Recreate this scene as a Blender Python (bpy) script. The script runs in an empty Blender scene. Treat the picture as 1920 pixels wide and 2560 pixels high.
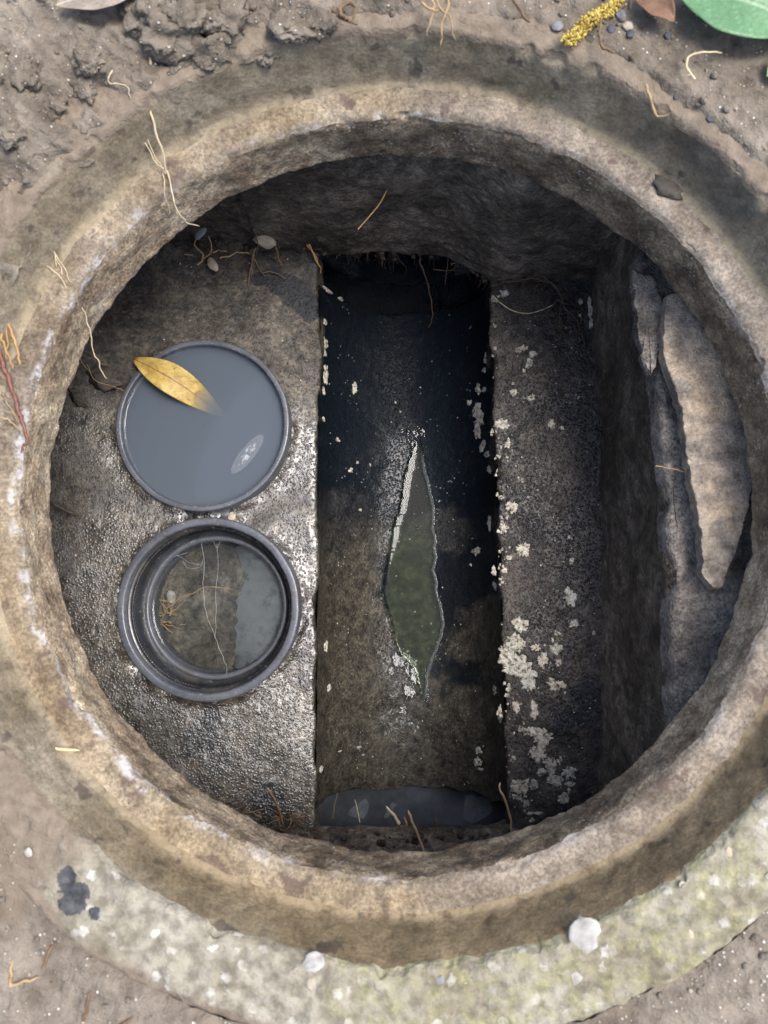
import bpy, math, random
import numpy as np
from mathutils import Vector, Matrix, Euler

random.seed(7)
rng = np.random.default_rng(11)
SC = bpy.context.scene
C = SC.collection
R = math.radians

# ------------------------------------------------------------------ camera
# metres; z = 0 is the benching at the channel edge, the camera hangs 0.88 m above it
cam_d = bpy.data.cameras.new('camera')
cam = bpy.data.objects.new('camera', cam_d)
C.objects.link(cam)
cam.location = (0, 0, 0.88)
cam.rotation_euler = (R(4.987), R(0.707), 0)
cam_d.sensor_fit = 'HORIZONTAL'
cam_d.sensor_width = 25.96
cam_d.lens = 26.0
cam_d.clip_start = 0.02
cam_d.clip_end = 200
cam_d.dof.use_dof = True
cam_d.dof.focus_distance = 0.87
cam_d.dof.aperture_fstop = 8.0
SC.camera = cam

# ------------------------------------------------------------------ sky, sun, exposure
SUN_EL, SUN_AZ = 68.0, 17.0          # azimuth measured from +x towards +y
w = bpy.data.worlds.new('World')
SC.world = w
w.use_nodes = True
wt = w.node_tree
for n in list(wt.nodes):
    wt.nodes.remove(n)
sky = wt.nodes.new('ShaderNodeTexSky')
sky.sky_type = 'NISHITA'
sky.sun_disc = False
sky.sun_elevation = R(SUN_EL)
sky.sun_rotation = R(90 - SUN_AZ)
sky.dust_density = 4.0
sky.ozone_density = 0.6
bg = wt.nodes.new('ShaderNodeBackground')
bg.inputs['Strength'].default_value = 0.15
wo = wt.nodes.new('ShaderNodeOutputWorld')
wt.links.new(sky.outputs[0], bg.inputs['Color'])
wt.links.new(bg.outputs[0], wo.inputs['Surface'])
sl = bpy.data.lights.new('sun', 'SUN')
sl.energy = 1.5
sl.angle = R(25)
sl.color = (1.0, 1.0, 0.995)
sun = bpy.data.objects.new('sun', sl)
C.objects.link(sun)
sd = Vector((math.cos(R(SUN_EL)) * math.cos(R(SUN_AZ)), math.cos(R(SUN_EL)) * math.sin(R(SUN_AZ)), math.sin(R(SUN_EL))))
sun.rotation_euler = sd.to_track_quat('Z', 'Y').to_euler()
sun.location = sd * 3
SC.view_settings.view_transform = 'Standard'
SC.view_settings.look = 'None'
SC.view_settings.exposure = 1.0
SC.view_settings.gamma = 1.0
SC.view_settings.use_curve_mapping = False
SC.render.engine = 'CYCLES'
SC.cycles.max_bounces = 5
SC.cycles.use_adaptive_sampling = True
SC.cycles.adaptive_threshold = 0.02
SC.cycles.use_denoising = True
SC.cycles.denoising_prefilter = 'ACCURATE'
SC.cycles.transparent_max_bounces = 12
SC.cycles.volume_bounces = 1

# ------------------------------------------------------------------ numpy noise
def _hash(ix, iy, iz, s):
    h = (ix.astype(np.int64) * 374761393 + iy.astype(np.int64) * 668265263 + iz.astype(np.int64) * 2147483647 + s * 974634541) & 0xFFFFFFFF
    h = ((h ^ (h >> 13)) * 1274126177) & 0xFFFFFFFF
    h = (h ^ (h >> 16)) & 0xFFFFFFFF
    return h / 4294967295.0 * 2 - 1

def vn(x, y, z=0.0, s=0):
    x = np.asarray(x, float); y = np.asarray(y, float); z = np.asarray(z, float) + np.zeros_like(x)
    x0 = np.floor(x); y0 = np.floor(y); z0 = np.floor(z)
    fx, fy, fz = x - x0, y - y0, z - z0
    q = lambda t: t * t * t * (t * (t * 6 - 15) + 10)
    fx, fy, fz = q(fx), q(fy), q(fz)
    r = 0
    for dx in (0, 1):
        for dy in (0, 1):
            for dz in (0, 1):
                wgt = (fx if dx else 1 - fx) * (fy if dy else 1 - fy) * (fz if dz else 1 - fz)
                r = r + wgt * _hash(x0 + dx, y0 + dy, z0 + dz, s)
    return r

def fbm(x, y, z=0.0, o=4, s=0, g=0.5):
    a, t, f = 1.0, 0.0, 1.0
    for i in range(o):
        t = t + a * vn(np.asarray(x) * f + 17.3 * i, np.asarray(y) * f - 9.1 * i, np.asarray(z) * f + 3.7 * i, s + i)
        a *= g
        f *= 2.03
    return t

def sstep(a, b, x):
    t = np.clip((np.asarray(x, float) - a) / (b - a), 0, 1)
    return t * t * (3 - 2 * t)

# ------------------------------------------------------------------ object helpers
def link(o, parent=None):
    C.objects.link(o)
    if parent is not None:
        o.parent = parent
    return o

def tag(o, label=None, cat=None, group=None, kind=None):
    if label: o['label'] = label
    if cat: o['category'] = cat
    if group: o['group'] = group
    if kind: o['kind'] = kind
    return o

def empty(name, loc=(0, 0, 0)):
    o = bpy.data.objects.new(name, None)
    o.location = loc
    o.empty_display_size = 0.02
    return link(o)

def mesh_np(name, V, F, mat, attrs=None, smooth=True):
    V = np.asarray(V, np.float32).reshape(-1, 3)
    me = bpy.data.meshes.new(name)
    F = np.asarray(F, np.int32)
    k = F.shape[1]
    me.vertices.add(len(V)); me.vertices.foreach_set('co', V.ravel())
    me.loops.add(F.size); me.loops.foreach_set('vertex_index', F.ravel())
    me.polygons.add(len(F)); me.polygons.foreach_set('loop_start', np.arange(len(F), dtype=np.int32) * k)
    me.update(calc_edges=True)
    me.validate()
    if smooth:
        me.polygons.foreach_set('use_smooth', np.ones(len(me.polygons), bool))
    for n, a in (attrs or {}).items():
        at = me.attributes.new(n, 'FLOAT', 'POINT')
        at.data.foreach_set('value', np.asarray(a, np.float32).ravel())
    if mat: me.materials.append(M[mat])
    return me

def grid_faces(n, m, wrap=False):
    i = np.arange(n - 1)[:, None]
    j = np.arange(m if wrap else m - 1)[None, :]
    jn = (j + 1) % m
    return np.stack([i * m + j, i * m + jn, (i + 1) * m + jn, (i + 1) * m + j], -1).reshape(-1, 4)

def sheet(name, P, mat, parent=None, wrap=False, cut=None, attrs=None, flip=False, smooth=True, loc=None):
    n, m = P.shape[:2]
    F = grid_faces(n, m, wrap)
    V = P.reshape(-1, 3)
    if cut is not None:
        F = F[~cut(V[F].mean(1))]
    if flip: F = F[:, ::-1]
    o = bpy.data.objects.new(name, mesh_np(name, V, F, mat, attrs, smooth))
    if loc: o.location = loc
    return link(o, parent)

def poly(name, V, F, mat, parent=None, smooth=True):
    me = bpy.data.meshes.new(name)
    me.from_pydata([tuple(v) for v in V], [], F)
    me.update()
    if smooth:
        me.polygons.foreach_set('use_smooth', np.ones(len(me.polygons), bool))
    me.materials.append(M[mat])
    return link(bpy.data.objects.new(name, me), parent)

def spline(pts, n=8):
    P = np.asarray(pts, float)
    P = np.vstack([2 * P[0] - P[1], P, 2 * P[-1] - P[-2]])
    out = []
    for i in range(1, len(P) - 2):
        for t in np.linspace(0, 1, n, endpoint=False):
            a, b, c, d = P[i - 1:i + 3]
            out.append(0.5 * (2 * b + (c - a) * t + (2 * a - 5 * b + 4 * c - d) * t * t + (3 * b - a - 3 * c + d) * t ** 3))
    out.append(P[-2])
    return np.array(out)

def tube_vf(pts, rad, k=6, off=0):
    P = np.asarray(pts, float)
    n = len(P)
    rad = np.broadcast_to(np.asarray(rad, float), (n,))
    T = np.gradient(P, axis=0)
    T /= np.linalg.norm(T, axis=1)[:, None] + 1e-9
    ref = np.array([0.31, 0.22, 0.92])
    A = np.cross(T, ref); A /= np.linalg.norm(A, axis=1)[:, None] + 1e-9
    B = np.cross(T, A)
    th = np.linspace(0, 2 * math.pi, k, endpoint=False)
    V = P[:, None] + rad[:, None, None] * (np.cos(th)[None, :, None] * A[:, None] + np.sin(th)[None, :, None] * B[:, None])
    F = grid_faces(n, k, True) + off
    return V.reshape(-1, 3), F

def strands(name, lines, mat, parent=None, k=6, jitter=0.0):
    """several thin tapering strands joined into one mesh (one tuft); lines = (points, r0, r1)"""
    Vs, Fs, off = [], [], 0
    for pts, r0, r1 in lines:
        P = spline(pts, 6)
        if jitter:
            q = rng.uniform(0, 50)
            s = np.arange(len(P)) * 0.55
            P = P + jitter * np.stack([vn(s, s * 0 + q), vn(s, s * 0 + q + 9), vn(s, s * 0 + q + 21) * 0.5], 1)
        n = len(P)
        rr = np.linspace(r0, r1, n) * (1 + 0.18 * vn(np.arange(n) * 0.9, np.zeros(n) + off * 0.37))
        rr[-1] *= 0.3
        V, F = tube_vf(P, rr, k, off)
        Vs.append(V); Fs.append(F); off += len(V)
    o = bpy.data.objects.new(name, mesh_np(name, np.vstack(Vs), np.vstack(Fs), mat))
    return link(o, parent)

_ico = {}
def ico(sub):
    if sub not in _ico:
        import bmesh
        bm = bmesh.new()
        bmesh.ops.create_icosphere(bm, subdivisions=sub, radius=1.0)
        bm.verts.ensure_lookup_table()
        _ico[sub] = (np.array([v.co[:] for v in bm.verts]), np.array([[v.index for v in f.verts] for f in bm.faces]))
        bm.free()
    return _ico[sub]

def rock_mesh(name, mat, seed, sub=3, amp=0.3, f=1.4, squash=0.7, facet=0.0, size=(1, 1, 1), rough=0.0):
    V, F = ico(sub)
    n = fbm(V[:, 0] * f + seed * 7.1, V[:, 1] * f, V[:, 2] * f, 4, seed)
    d = 1 + amp * n
    if facet:
        d = np.round(d / facet) * facet * 0.6 + d * 0.4
    W = V * d[:, None]
    if rough:
        W = W * (1 + rough * fbm(V[:, 0] * 6 + seed, V[:, 1] * 6, V[:, 2] * 6, 3, seed + 9))[:, None]
    W[:, 2] *= squash
    W = W * np.asarray(size, float)
    return mesh_np(name, W, F, mat)

def put(name, me, loc, scale, rot=(0, 0, 0), parent=None):
    o = bpy.data.objects.new(name, me)
    o.location = loc
    o.scale = (scale,) * 3 if np.isscalar(scale) else scale
    o.rotation_euler = rot
    return link(o, parent)

# ------------------------------------------------------------------ materials
M = {}
class G:
    """small node-graph helper"""
    def __init__(s, name):
        m = bpy.data.materials.new(name)
        m.use_nodes = True
        s.m, s.t = m, m.node_tree
        s.t.nodes.clear()
        s.out = s.n('ShaderNodeOutputMaterial')
        M[name] = m
    def n(s, typ, **kw):
        nd = s.t.nodes.new(typ)
        for k, v in kw.items():
            setattr(nd, k, v)
        return nd
    def put(s, sock, v):
        if hasattr(v, 'is_output'):
            s.t.links.new(v, sock)
        elif v is not None:
            if isinstance(v, (tuple, list)) and len(v) == 3 and sock.type == 'RGBA':
                v = (*v, 1)
            sock.default_value = v
    def co(s):
        return s.n('ShaderNodeTexCoord').outputs['Object']
    def map(s, v, scale=(1, 1, 1), loc=(0, 0, 0)):
        nd = s.n('ShaderNodeMapping')
        s.put(nd.inputs['Vector'], v); nd.inputs['Scale'].default_value = scale; nd.inputs['Location'].default_value = loc
        return nd.outputs[0]
    def noise(s, v, scale, detail=5, rough=0.6, dist=0.0):
        nd = s.n('ShaderNodeTexNoise')
        s.put(nd.inputs['Vector'], v)
        nd.inputs['Scale'].default_value = scale; nd.inputs['Detail'].default_value = detail
        nd.inputs['Roughness'].default_value = rough; nd.inputs['Distortion'].default_value = dist
        return nd.outputs['Fac']
    def vor(s, v, scale, feat='F1', out='Distance', rand=1.0):
        nd = s.n('ShaderNodeTexVoronoi', feature=feat)
        s.put(nd.inputs['Vector'], v); nd.inputs['Scale'].default_value = scale
        nd.inputs['Randomness'].default_value = rand
        return nd.outputs[out]
    def warp(s, v, scale, amt):
        nd = s.n('ShaderNodeTexNoise'); s.put(nd.inputs['Vector'], v)
        nd.inputs['Scale'].default_value = scale; nd.inputs['Detail'].default_value = 2
        a = s.n('ShaderNodeVectorMath', operation='MULTIPLY_ADD')
        s.t.links.new(nd.outputs['Color'], a.inputs[0]); a.inputs[1].default_value = (amt,) * 3; s.put(a.inputs[2], v)
        return a.outputs[0]
    def ramp(s, f, stops, interp='LINEAR'):
        nd = s.n('ShaderNodeValToRGB')
        s.put(nd.inputs[0], f)
        cr = nd.color_ramp
        cr.interpolation = interp
        while len(cr.elements) < len(stops): cr.elements.new(0.5)
        for e, (p, c) in zip(cr.elements, stops):
            e.position = p
            e.color = (*c, 1) if not np.isscalar(c) else (c, c, c, 1)
        return nd.outputs[0]
    def mr(s, f, a, b, c=0.0, d=1.0):
        nd = s.n('ShaderNodeMapRange')
        s.put(nd.inputs[0], f)
        for i, v in enumerate((a, b, c, d)): nd.inputs[i + 1].default_value = v
        nd.interpolation_type = 'SMOOTHSTEP'
        return nd.outputs[0]
    def math(s, op, a, b=None):
        nd = s.n('ShaderNodeMath', operation=op)
        s.put(nd.inputs[0], a)
        if b is not None: s.put(nd.inputs[1], b)
        return nd.outputs[0]
    def mix(s, f, a, b, mode='MIX'):
        nd = s.n('ShaderNodeMix', data_type='RGBA', blend_type=mode)
        s.put(nd.inputs[0], f); s.put(nd.inputs[6], a); s.put(nd.inputs[7], b)
        return nd.outputs[2]
    def attr(s, name):
        return s.n('ShaderNodeAttribute', attribute_name=name).outputs['Fac']
    def bump(s, h, dist, strength=1.0, prev=None):
        nd = s.n('ShaderNodeBump')
        nd.inputs['Strength'].default_value = strength
        nd.inputs['Distance'].default_value = dist
        s.put(nd.inputs['Height'], h)
        if prev is not None: s.put(nd.inputs['Normal'], prev)
        return nd.outputs[0]
    def radius(s, v):
        sx = s.n('ShaderNodeSeparateXYZ'); s.put(sx.inputs[0], v)
        c = s.n('ShaderNodeCombineXYZ'); s.t.links.new(sx.outputs[0], c.inputs[0]); s.t.links.new(sx.outputs[1], c.inputs[1])
        l = s.n('ShaderNodeVectorMath', operation='LENGTH'); s.t.links.new(c.outputs[0], l.inputs[0])
        return l.outputs['Value'], sx.outputs[2]
    def bsdf(s, color, rough=0.8, normal=None, spec=0.5, **kw):
        nd = s.n('ShaderNodeBsdfPrincipled')
        s.put(nd.inputs['Base Color'], color); s.put(nd.inputs['Roughness'], rough)
        s.put(nd.inputs['Specular IOR Level'], spec)
        if normal is not None: s.put(nd.inputs['Normal'], normal)
        for k, v in kw.items():
            s.put(nd.inputs[k.replace('_', ' ')], v)
        s.t.links.new(nd.outputs[0], s.out.inputs['Surface'])
        return nd

def mat_soil():
    g = G('soil'); c = g.co()
    big = g.noise(c, 9, 5, 0.6); mid = g.noise(c, 60, 4, 0.65); fine = g.noise(c, 420, 3, 0.6)
    col = g.ramp(big, [(0.34, (0.1469, 0.1218, 0.0929)), (0.5, (0.1962, 0.1674, 0.1325)), (0.66, (0.2595, 0.2260, 0.1822))])
    col = g.mix(0.75, col, g.ramp(mid, [(0.36, (0.58, 0.55, 0.52)), (0.5, (0.93, 0.93, 0.92)), (0.64, (1.22, 1.2, 1.17))]), 'MULTIPLY')
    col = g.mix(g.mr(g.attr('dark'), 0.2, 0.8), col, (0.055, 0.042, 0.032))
    col = g.mix(g.mr(g.attr('mud'), 0.3, 0.7), col, g.ramp(g.noise(c, 45, 6), [(0.3, (0.135, 0.105, 0.075)), (0.7, (0.215, 0.175, 0.13))]))
    gr = g.vor(c, 330)
    cell = g.vor(c, 330, out='Color')
    sep = g.n('ShaderNodeSeparateColor'); g.t.links.new(cell, sep.inputs[0])
    grain = g.math('MULTIPLY', g.mr(gr, 0.38, 0.22), g.mr(sep.outputs[0], 0.86, 0.93))
    col = g.mix(grain, col, g.ramp(sep.outputs[1], [(0.2, (0.42, 0.36, 0.28)), (0.6, (0.55, 0.50, 0.42)), (0.9, (0.75, 0.73, 0.70))]))
    h = g.math('ADD', g.math('MULTIPLY', mid, 1.6), g.math('MULTIPLY', fine, 0.5))
    h = g.math('ADD', h, g.math('MULTIPLY', grain, 0.4))
    nb = g.bump(h, 0.0034, 1.0)
    g.bsdf(col, 0.92, nb, 0.25)
mat_soil()

def mat_collar():
    g = G('collar_concrete'); c = g.co()
    n1 = g.noise(c, 14, 5); n2 = g.noise(c, 90, 5); f = g.noise(c, 500, 2)
    col = g.ramp(n1, [(0.34, (0.198, 0.173, 0.125)), (0.5, (0.271, 0.247, 0.191)), (0.66, (0.354, 0.331, 0.275))])
    cw = g.warp(c, 260, 0.006)
    vo = g.vor(cw, 105, out='Color'); vd = g.vor(cw, 105)
    sep = g.n('ShaderNodeSeparateColor'); g.t.links.new(vo, sep.inputs[0])
    peb = g.math('MULTIPLY', g.mr(vd, 0.5, 0.3), g.mr(sep.outputs[0], 0.4, 0.6))
    col = g.mix(g.math('MULTIPLY', peb, 0.42), col, g.ramp(sep.outputs[1], [(0.1, (0.22, 0.22, 0.22)), (0.45, (0.45, 0.40, 0.32)), (0.7, (0.62, 0.60, 0.56)), (0.95, (0.75, 0.74, 0.72))]))
    col = g.mix(0.8, col, g.ramp(n2, [(0.38, (0.5, 0.48, 0.45)), (0.6, (1.15, 1.15, 1.12))]), 'MULTIPLY')
    moss = g.math('MULTIPLY', g.mr(g.attr('moss'), 0.15, 0.9), g.mr(g.noise(c, 70, 4, 0.7), 0.40, 0.66, 0.0, 0.7))
    col = g.mix(moss, col, g.ramp(g.noise(c, 160, 4), [(0.36, (0.16, 0.155, 0.075)), (0.5, (0.25, 0.24, 0.115)), (0.64, (0.37, 0.35, 0.18))]))
    col = g.mix(g.mr(g.attr('dirt'), 0.25, 0.75), col, g.ramp(n2, [(0.3, (0.14, 0.11, 0.08)), (0.7, (0.24, 0.195, 0.145))]))
    col = g.mix(g.mr(g.math('ADD', g.attr('tar'), g.math('MULTIPLY', g.math('SUBTRACT', g.noise(c, 170, 4, 0.7), 0.5), 1.6)), 0.45, 0.6), col, g.ramp(n2, [(0.35, (0.03, 0.032, 0.035)), (0.65, (0.10, 0.10, 0.10))]))
    h = g.math('ADD', g.math('MULTIPLY', peb, 0.2), g.math('ADD', n2, g.math('MULTIPLY', f, 0.3)))
    g.bsdf(col, 0.88, g.bump(h, 0.0028), 0.3)
mat_collar()

def mat_recess():
    g = G('recess_concrete'); c = g.co(); r, z = g.radius(c)
    n1 = g.noise(c, 11, 4, 0.62); n2 = g.noise(c, 75, 4, 0.7); f = g.noise(c, 420, 3)
    col = g.ramp(n1, [(0.34, (0.154, 0.124, 0.084)), (0.5, (0.212, 0.176, 0.123)), (0.66, (0.273, 0.236, 0.177))])
    col = g.mix(g.mr(g.attr('rust'), 0.2, 0.8), col, g.ramp(n1, [(0.36, (0.15, 0.112, 0.066)), (0.64, (0.24, 0.182, 0.11))]))
    col = g.mix(0.75, col, g.ramp(n2, [(0.36, (0.64, 0.62, 0.60)), (0.5, (0.95, 0.95, 0.94)), (0.64, (1.2, 1.19, 1.16))]), 'MULTIPLY')
    col = g.mix(0.6, col, g.ramp(f, [(0.38, (0.68, 0.67, 0.66)), (0.5, (0.97, 0.97, 0.97)), (0.62, (1.25, 1.25, 1.23))]), 'MULTIPLY')
    blot = g.noise(g.map(c, (1, 1, 0.45)), 34, 5, 0.72)
    col = g.mix(0.5, col, g.ramp(blot, [(0.40, (0.62, 0.60, 0.58)), (0.5, (0.98, 0.98, 0.98)), (0.60, (1.22, 1.21, 1.19))]), 'MULTIPLY')
    spots = g.mr(g.noise(c, 46, 3, 0.5), 0.62, 0.68)
    col = g.mix(g.math('MULTIPLY', spots, 0.7), col, (0.055, 0.045, 0.04))
    col = g.mix(g.math('MULTIPLY', g.mr(g.attr('tar'), 0.35, 0.85), 0.55), col, (0.06, 0.057, 0.055))
    ye = g.math('MULTIPLY', g.mr(z, -0.036, -0.044), g.mr(n2, 0.36, 0.56))
    col = g.mix(g.math('MULTIPLY', ye, 0.4), col, (0.32, 0.26, 0.165))
    h = g.math('ADD', n2, g.math('MULTIPLY', f, 0.35))
    g.bsdf(col, 0.86, g.bump(h, 0.0013), 0.3)
mat_recess()

def mat_seat():
    g = G('seat_concrete'); c = g.co(); r, z = g.radius(c)
    n1 = g.noise(c, 13, 6, 0.6); n2 = g.noise(c, 70, 4, 0.72); f = g.noise(c, 380, 4, 0.7)
    tan = g.ramp(n1, [(0.34, (0.1824, 0.1360, 0.0830)), (0.5, (0.2400, 0.1920, 0.1270)), (0.66, (0.2918, 0.2470, 0.1806))])
    gry = g.ramp(n1, [(0.34, (0.1678, 0.1380, 0.1051)), (0.5, (0.2328, 0.1980, 0.1566)), (0.66, (0.3007, 0.2640, 0.2173))])
    col = g.mix(g.mr(g.attr('rust'), 0.2, 0.8), gry, tan)
    col = g.mix(0.75, col, g.ramp(n2, [(0.36, (0.6, 0.57, 0.56)), (0.49, (0.94, 0.93, 0.92)), (0.63, (1.22, 1.2, 1.17))]), 'MULTIPLY')
    col = g.mix(0.6, col, g.ramp(f, [(0.40, (0.5, 0.48, 0.47)), (0.5, (0.95, 0.95, 0.94)), (0.60, (1.42, 1.42, 1.38))]), 'MULTIPLY')
    blot = g.noise(c, 30, 5, 0.72)
    col = g.mix(0.5, col, g.ramp(blot, [(0.40, (0.60, 0.57, 0.56)), (0.5, (0.98, 0.98, 0.98)), (0.60, (1.25, 1.23, 1.2))]), 'MULTIPLY')
    spots = g.mr(g.noise(c, 38, 4, 0.6), 0.60, 0.66)
    col = g.mix(g.math('MULTIPLY', spots, 0.75), col, (0.10, 0.068, 0.055))
    pore = g.math('MULTIPLY', g.mr(g.vor(g.warp(c, 200, 0.006), 150), 0.16, 0.08), g.mr(g.noise(c, 18, 3), 0.5, 0.6))
    col = g.mix(g.math('MULTIPLY', pore, 0.8), col, (0.06, 0.045, 0.035))
    # lime bloom along the broken inner edge, pale line at the outer fillet
    nr = g.math('ADD', r, g.math('MULTIPLY', g.math('SUBTRACT', g.noise(c, 22, 5), 0.5), 0.016))
    lime = g.math('MULTIPLY', g.mr(nr, 0.3075, 0.3020), g.mr(g.attr('lime'), 0.2, 0.95))
    lime = g.math('MULTIPLY', lime, g.mr(g.noise(c, 48, 5, 0.72), 0.46, 0.62))
    col = g.mix(g.math('MULTIPLY', lime, 0.75), col, g.ramp(f, [(0.3, (0.40, 0.38, 0.37)), (0.7, (0.64, 0.63, 0.62))]))
    ln = g.math('MULTIPLY', g.mr(nr, 0.3205, 0.3235), g.mr(n2, 0.40, 0.6))
    col = g.mix(g.math('MULTIPLY', ln, 0.3), col, (0.40, 0.32, 0.20))
    h = g.math('ADD', n2, g.math('MULTIPLY', f, 0.5))
    g.bsdf(col, 0.82, g.bump(h, 0.0015), 0.35)
mat_seat()

def mat_neck():
    g = G('neck_concrete'); c = g.co(); r, z = g.radius(c)
    n1 = g.noise(c, 24, 5, 0.7); n2 = g.noise(c, 80, 4, 0.72); f = g.noise(c, 420, 4, 0.7)
    col = g.ramp(n1, [(0.34, (0.1748, 0.1250, 0.0865)), (0.45, (0.3143, 0.2470, 0.1679)), (0.55, (0.4018, 0.3330, 0.2338)), (0.66, (0.5069, 0.4400, 0.3214))])
    dk = g.ramp(n1, [(0.34, (0.0856, 0.0640, 0.0443)), (0.5, (0.1841, 0.1430, 0.0958)), (0.64, (0.3162, 0.2560, 0.1761))])
    col = g.mix(g.mr(g.attr('dark'), 0.2, 0.8), col, dk)
    col = g.mix(0.8, col, g.ramp(n2, [(0.36, (0.5, 0.47, 0.47)), (0.5, (0.95, 0.93, 0.92)), (0.63, (1.35, 1.3, 1.25))]), 'MULTIPLY')
    col = g.mix(0.65, col, g.ramp(f, [(0.40, (0.40, 0.37, 0.36)), (0.5, (0.95, 0.93, 0.92)), (0.60, (1.55, 1.52, 1.48))]), 'MULTIPLY')
    nz = g.math('ADD', z, g.math('MULTIPLY', g.math('SUBTRACT', g.noise(c, 26, 5), 0.5), 0.03))
    lime = g.math('MULTIPLY', g.mr(nz, -0.058, -0.050), g.mr(g.noise(c, 50, 5, 0.72), 0.46, 0.62))
    lime = g.math('MULTIPLY', lime, g.mr(g.attr('lime'), 0.1, 0.9))
    col = g.mix(g.math('MULTIPLY', lime, 0.85), col, g.ramp(f, [(0.3, (0.42, 0.40, 0.43)), (0.7, (0.68, 0.67, 0.68))]))
    gr = g.math('MULTIPLY', g.mr(g.vor(g.warp(c, 300, 0.004), 260), 0.34, 0.16), g.mr(g.noise(c, 30, 3), 0.5, 0.62))
    col = g.mix(g.math('MULTIPLY', gr, 0.7), col, (0.55, 0.50, 0.45))
    h = g.math('ADD', g.math('MULTIPLY', n2, 1.3), g.math('MULTIPLY', f, 0.5))
    g.bsdf(col, g.mr(n1, 0.35, 0.65, 0.62, 0.85), g.bump(h, 0.002), 0.4)
mat_neck()

def wet(name, stops, grain=330, bumpd=0.0016, ra=(0.12, 0.42), speck=0.5, stain=(0.012, 0.014, 0.018), brown=None, spec=0.5, wetscale=11, wetattr=False, cell=0.65, lump=1.1):
    g = G(name); c = g.co()
    n1 = g.noise(c, 12, 4, 0.62); n2 = g.noise(c, 65, 4, 0.7); f = g.noise(c, grain * 1.6, 3, 0.7)
    cw = g.warp(c, grain * 1.3, 1.1 / grain)
    vd = g.vor(cw, grain); vc = g.vor(cw, grain, out='Color')
    sep = g.n('ShaderNodeSeparateColor'); g.t.links.new(vc, sep.inputs[0])
    col = g.ramp(n1, stops)
    if brown:
        col = g.mix(g.mr(g.attr('brown'), 0.2, 0.8), col, brown)
    col = g.mix(0.8, col, g.ramp(n2, [(0.36, (0.42, 0.42, 0.44)), (0.5, (0.95, 0.95, 0.95)), (0.64, (1.5, 1.46, 1.40))]), 'MULTIPLY')
    col = g.mix(cell, col, g.ramp(sep.outputs[0], [(0.0, (0.35, 0.35, 0.36)), (0.5, (0.95, 0.93, 0.9)), (0.9, (1.7, 1.6, 1.45)), (1.0, (2.2, 2.1, 1.9))]), 'MULTIPLY')
    st = g.mr(g.math('ADD', g.attr('stain'), g.math('MULTIPLY', g.math('SUBTRACT', g.noise(c, 110, 5, 0.7), 0.5), 0.5)), 0.35, 0.65)
    col = g.mix(g.math('MULTIPLY', st, 0.9), col, stain)
    if wetattr:      # green tree reflection painted into the bed colour where water stands
        al = g.ramp(g.noise(c, 90, 5, 0.72), [(0.38, (0.004, 0.007, 0.003)), (0.5, (0.014, 0.021, 0.010)), (0.62, (0.036, 0.046, 0.026))])
        col = g.mix(g.math('MULTIPLY', g.attr('reflected_green'), 0.95), col, al)
    sp = g.math('MULTIPLY', g.mr(g.vor(c, 210), 0.24, 0.14), g.mr(g.noise(c, 26, 4, 0.7), 0.58, 0.68))
    col = g.mix(g.math('MULTIPLY', sp, speck), col, (0.50, 0.50, 0.48))
    wn = g.noise(c, wetscale, 4, 0.65)
    if wetattr: wn = g.math('ADD', wn, g.math('SUBTRACT', 0.5, g.attr('wet')))
    rough = g.mr(wn, 0.38, 0.62, ra[0], ra[1])
    h = g.math('ADD', g.math('MULTIPLY', g.mr(vd, 0.0, 0.6, 1.0, 0.0), 0.9), g.math('ADD', g.math('MULTIPLY', n2, lump), g.math('MULTIPLY', f, 0.45)))
    nb = g.bump(h, bumpd)
    if wetattr:      # no air gap, so no gloss, where the bed lies under water
        spec = g.math('MULTIPLY', g.math('MULTIPLY', g.math('SUBTRACT', 1.0, g.attr('under')), g.mr(g.attr('wet'), 0.15, 0.65, 0.3, 1.0)), spec)
    b = g.bsdf(col, rough, nb, spec)
    return g, b
wet('bench_left_wet', [(0.36, (0.029, 0.026, 0.023)), (0.5, (0.054, 0.048, 0.040)), (0.64, (0.088, 0.078, 0.064))], grain=330, ra=(0.28, 0.55), bumpd=0.0006, spec=1.0, lump=0.35, wetattr=True, wetscale=22)
wet('bench_right_wet', [(0.36, (0.0153, 0.0150, 0.0155)), (0.5, (0.0324, 0.0282, 0.0249)), (0.64, (0.0585, 0.0493, 0.0421))], ra=(0.28, 0.5), bumpd=0.0009, speck=0.75, spec=0.3, cell=0.4)
wet('channel_wet', [(0.36, (0.010, 0.012, 0.015)), (0.5, (0.019, 0.020, 0.023)), (0.64, (0.032, 0.033, 0.032))], grain=420, ra=(0.08, 0.38), wetattr=True, bumpd=0.0006, speck=0.85, stain=(0.004, 0.007, 0.011), brown=(0.046, 0.042, 0.034), spec=0.26)
wet('wall_damp', [(0.36, (0.0558, 0.0450, 0.0345)), (0.5, (0.1054, 0.0868, 0.0675)), (0.64, (0.1767, 0.1473, 0.1155))], grain=280, ra=(0.45, 0.75), bumpd=0.0015, speck=0.4, spec=0.35, cell=0.4)
wet('ledge_mortar', [(0.36, (0.099, 0.087, 0.077)), (0.5, (0.176, 0.159, 0.138)), (0.64, (0.259, 0.236, 0.208))], grain=380, ra=(0.6, 0.85), bumpd=0.0014, speck=0.35, spec=0.3, cell=0.3)
wet('slab_stone', [(0.37, (0.1840, 0.1574, 0.1260)), (0.5, (0.2650, 0.2266, 0.1822)), (0.63, (0.4130, 0.3235, 0.2236))], grain=420, ra=(0.65, 0.85), bumpd=0.0008, speck=0.3, spec=0.3, cell=0.22, lump=0.5)
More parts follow.
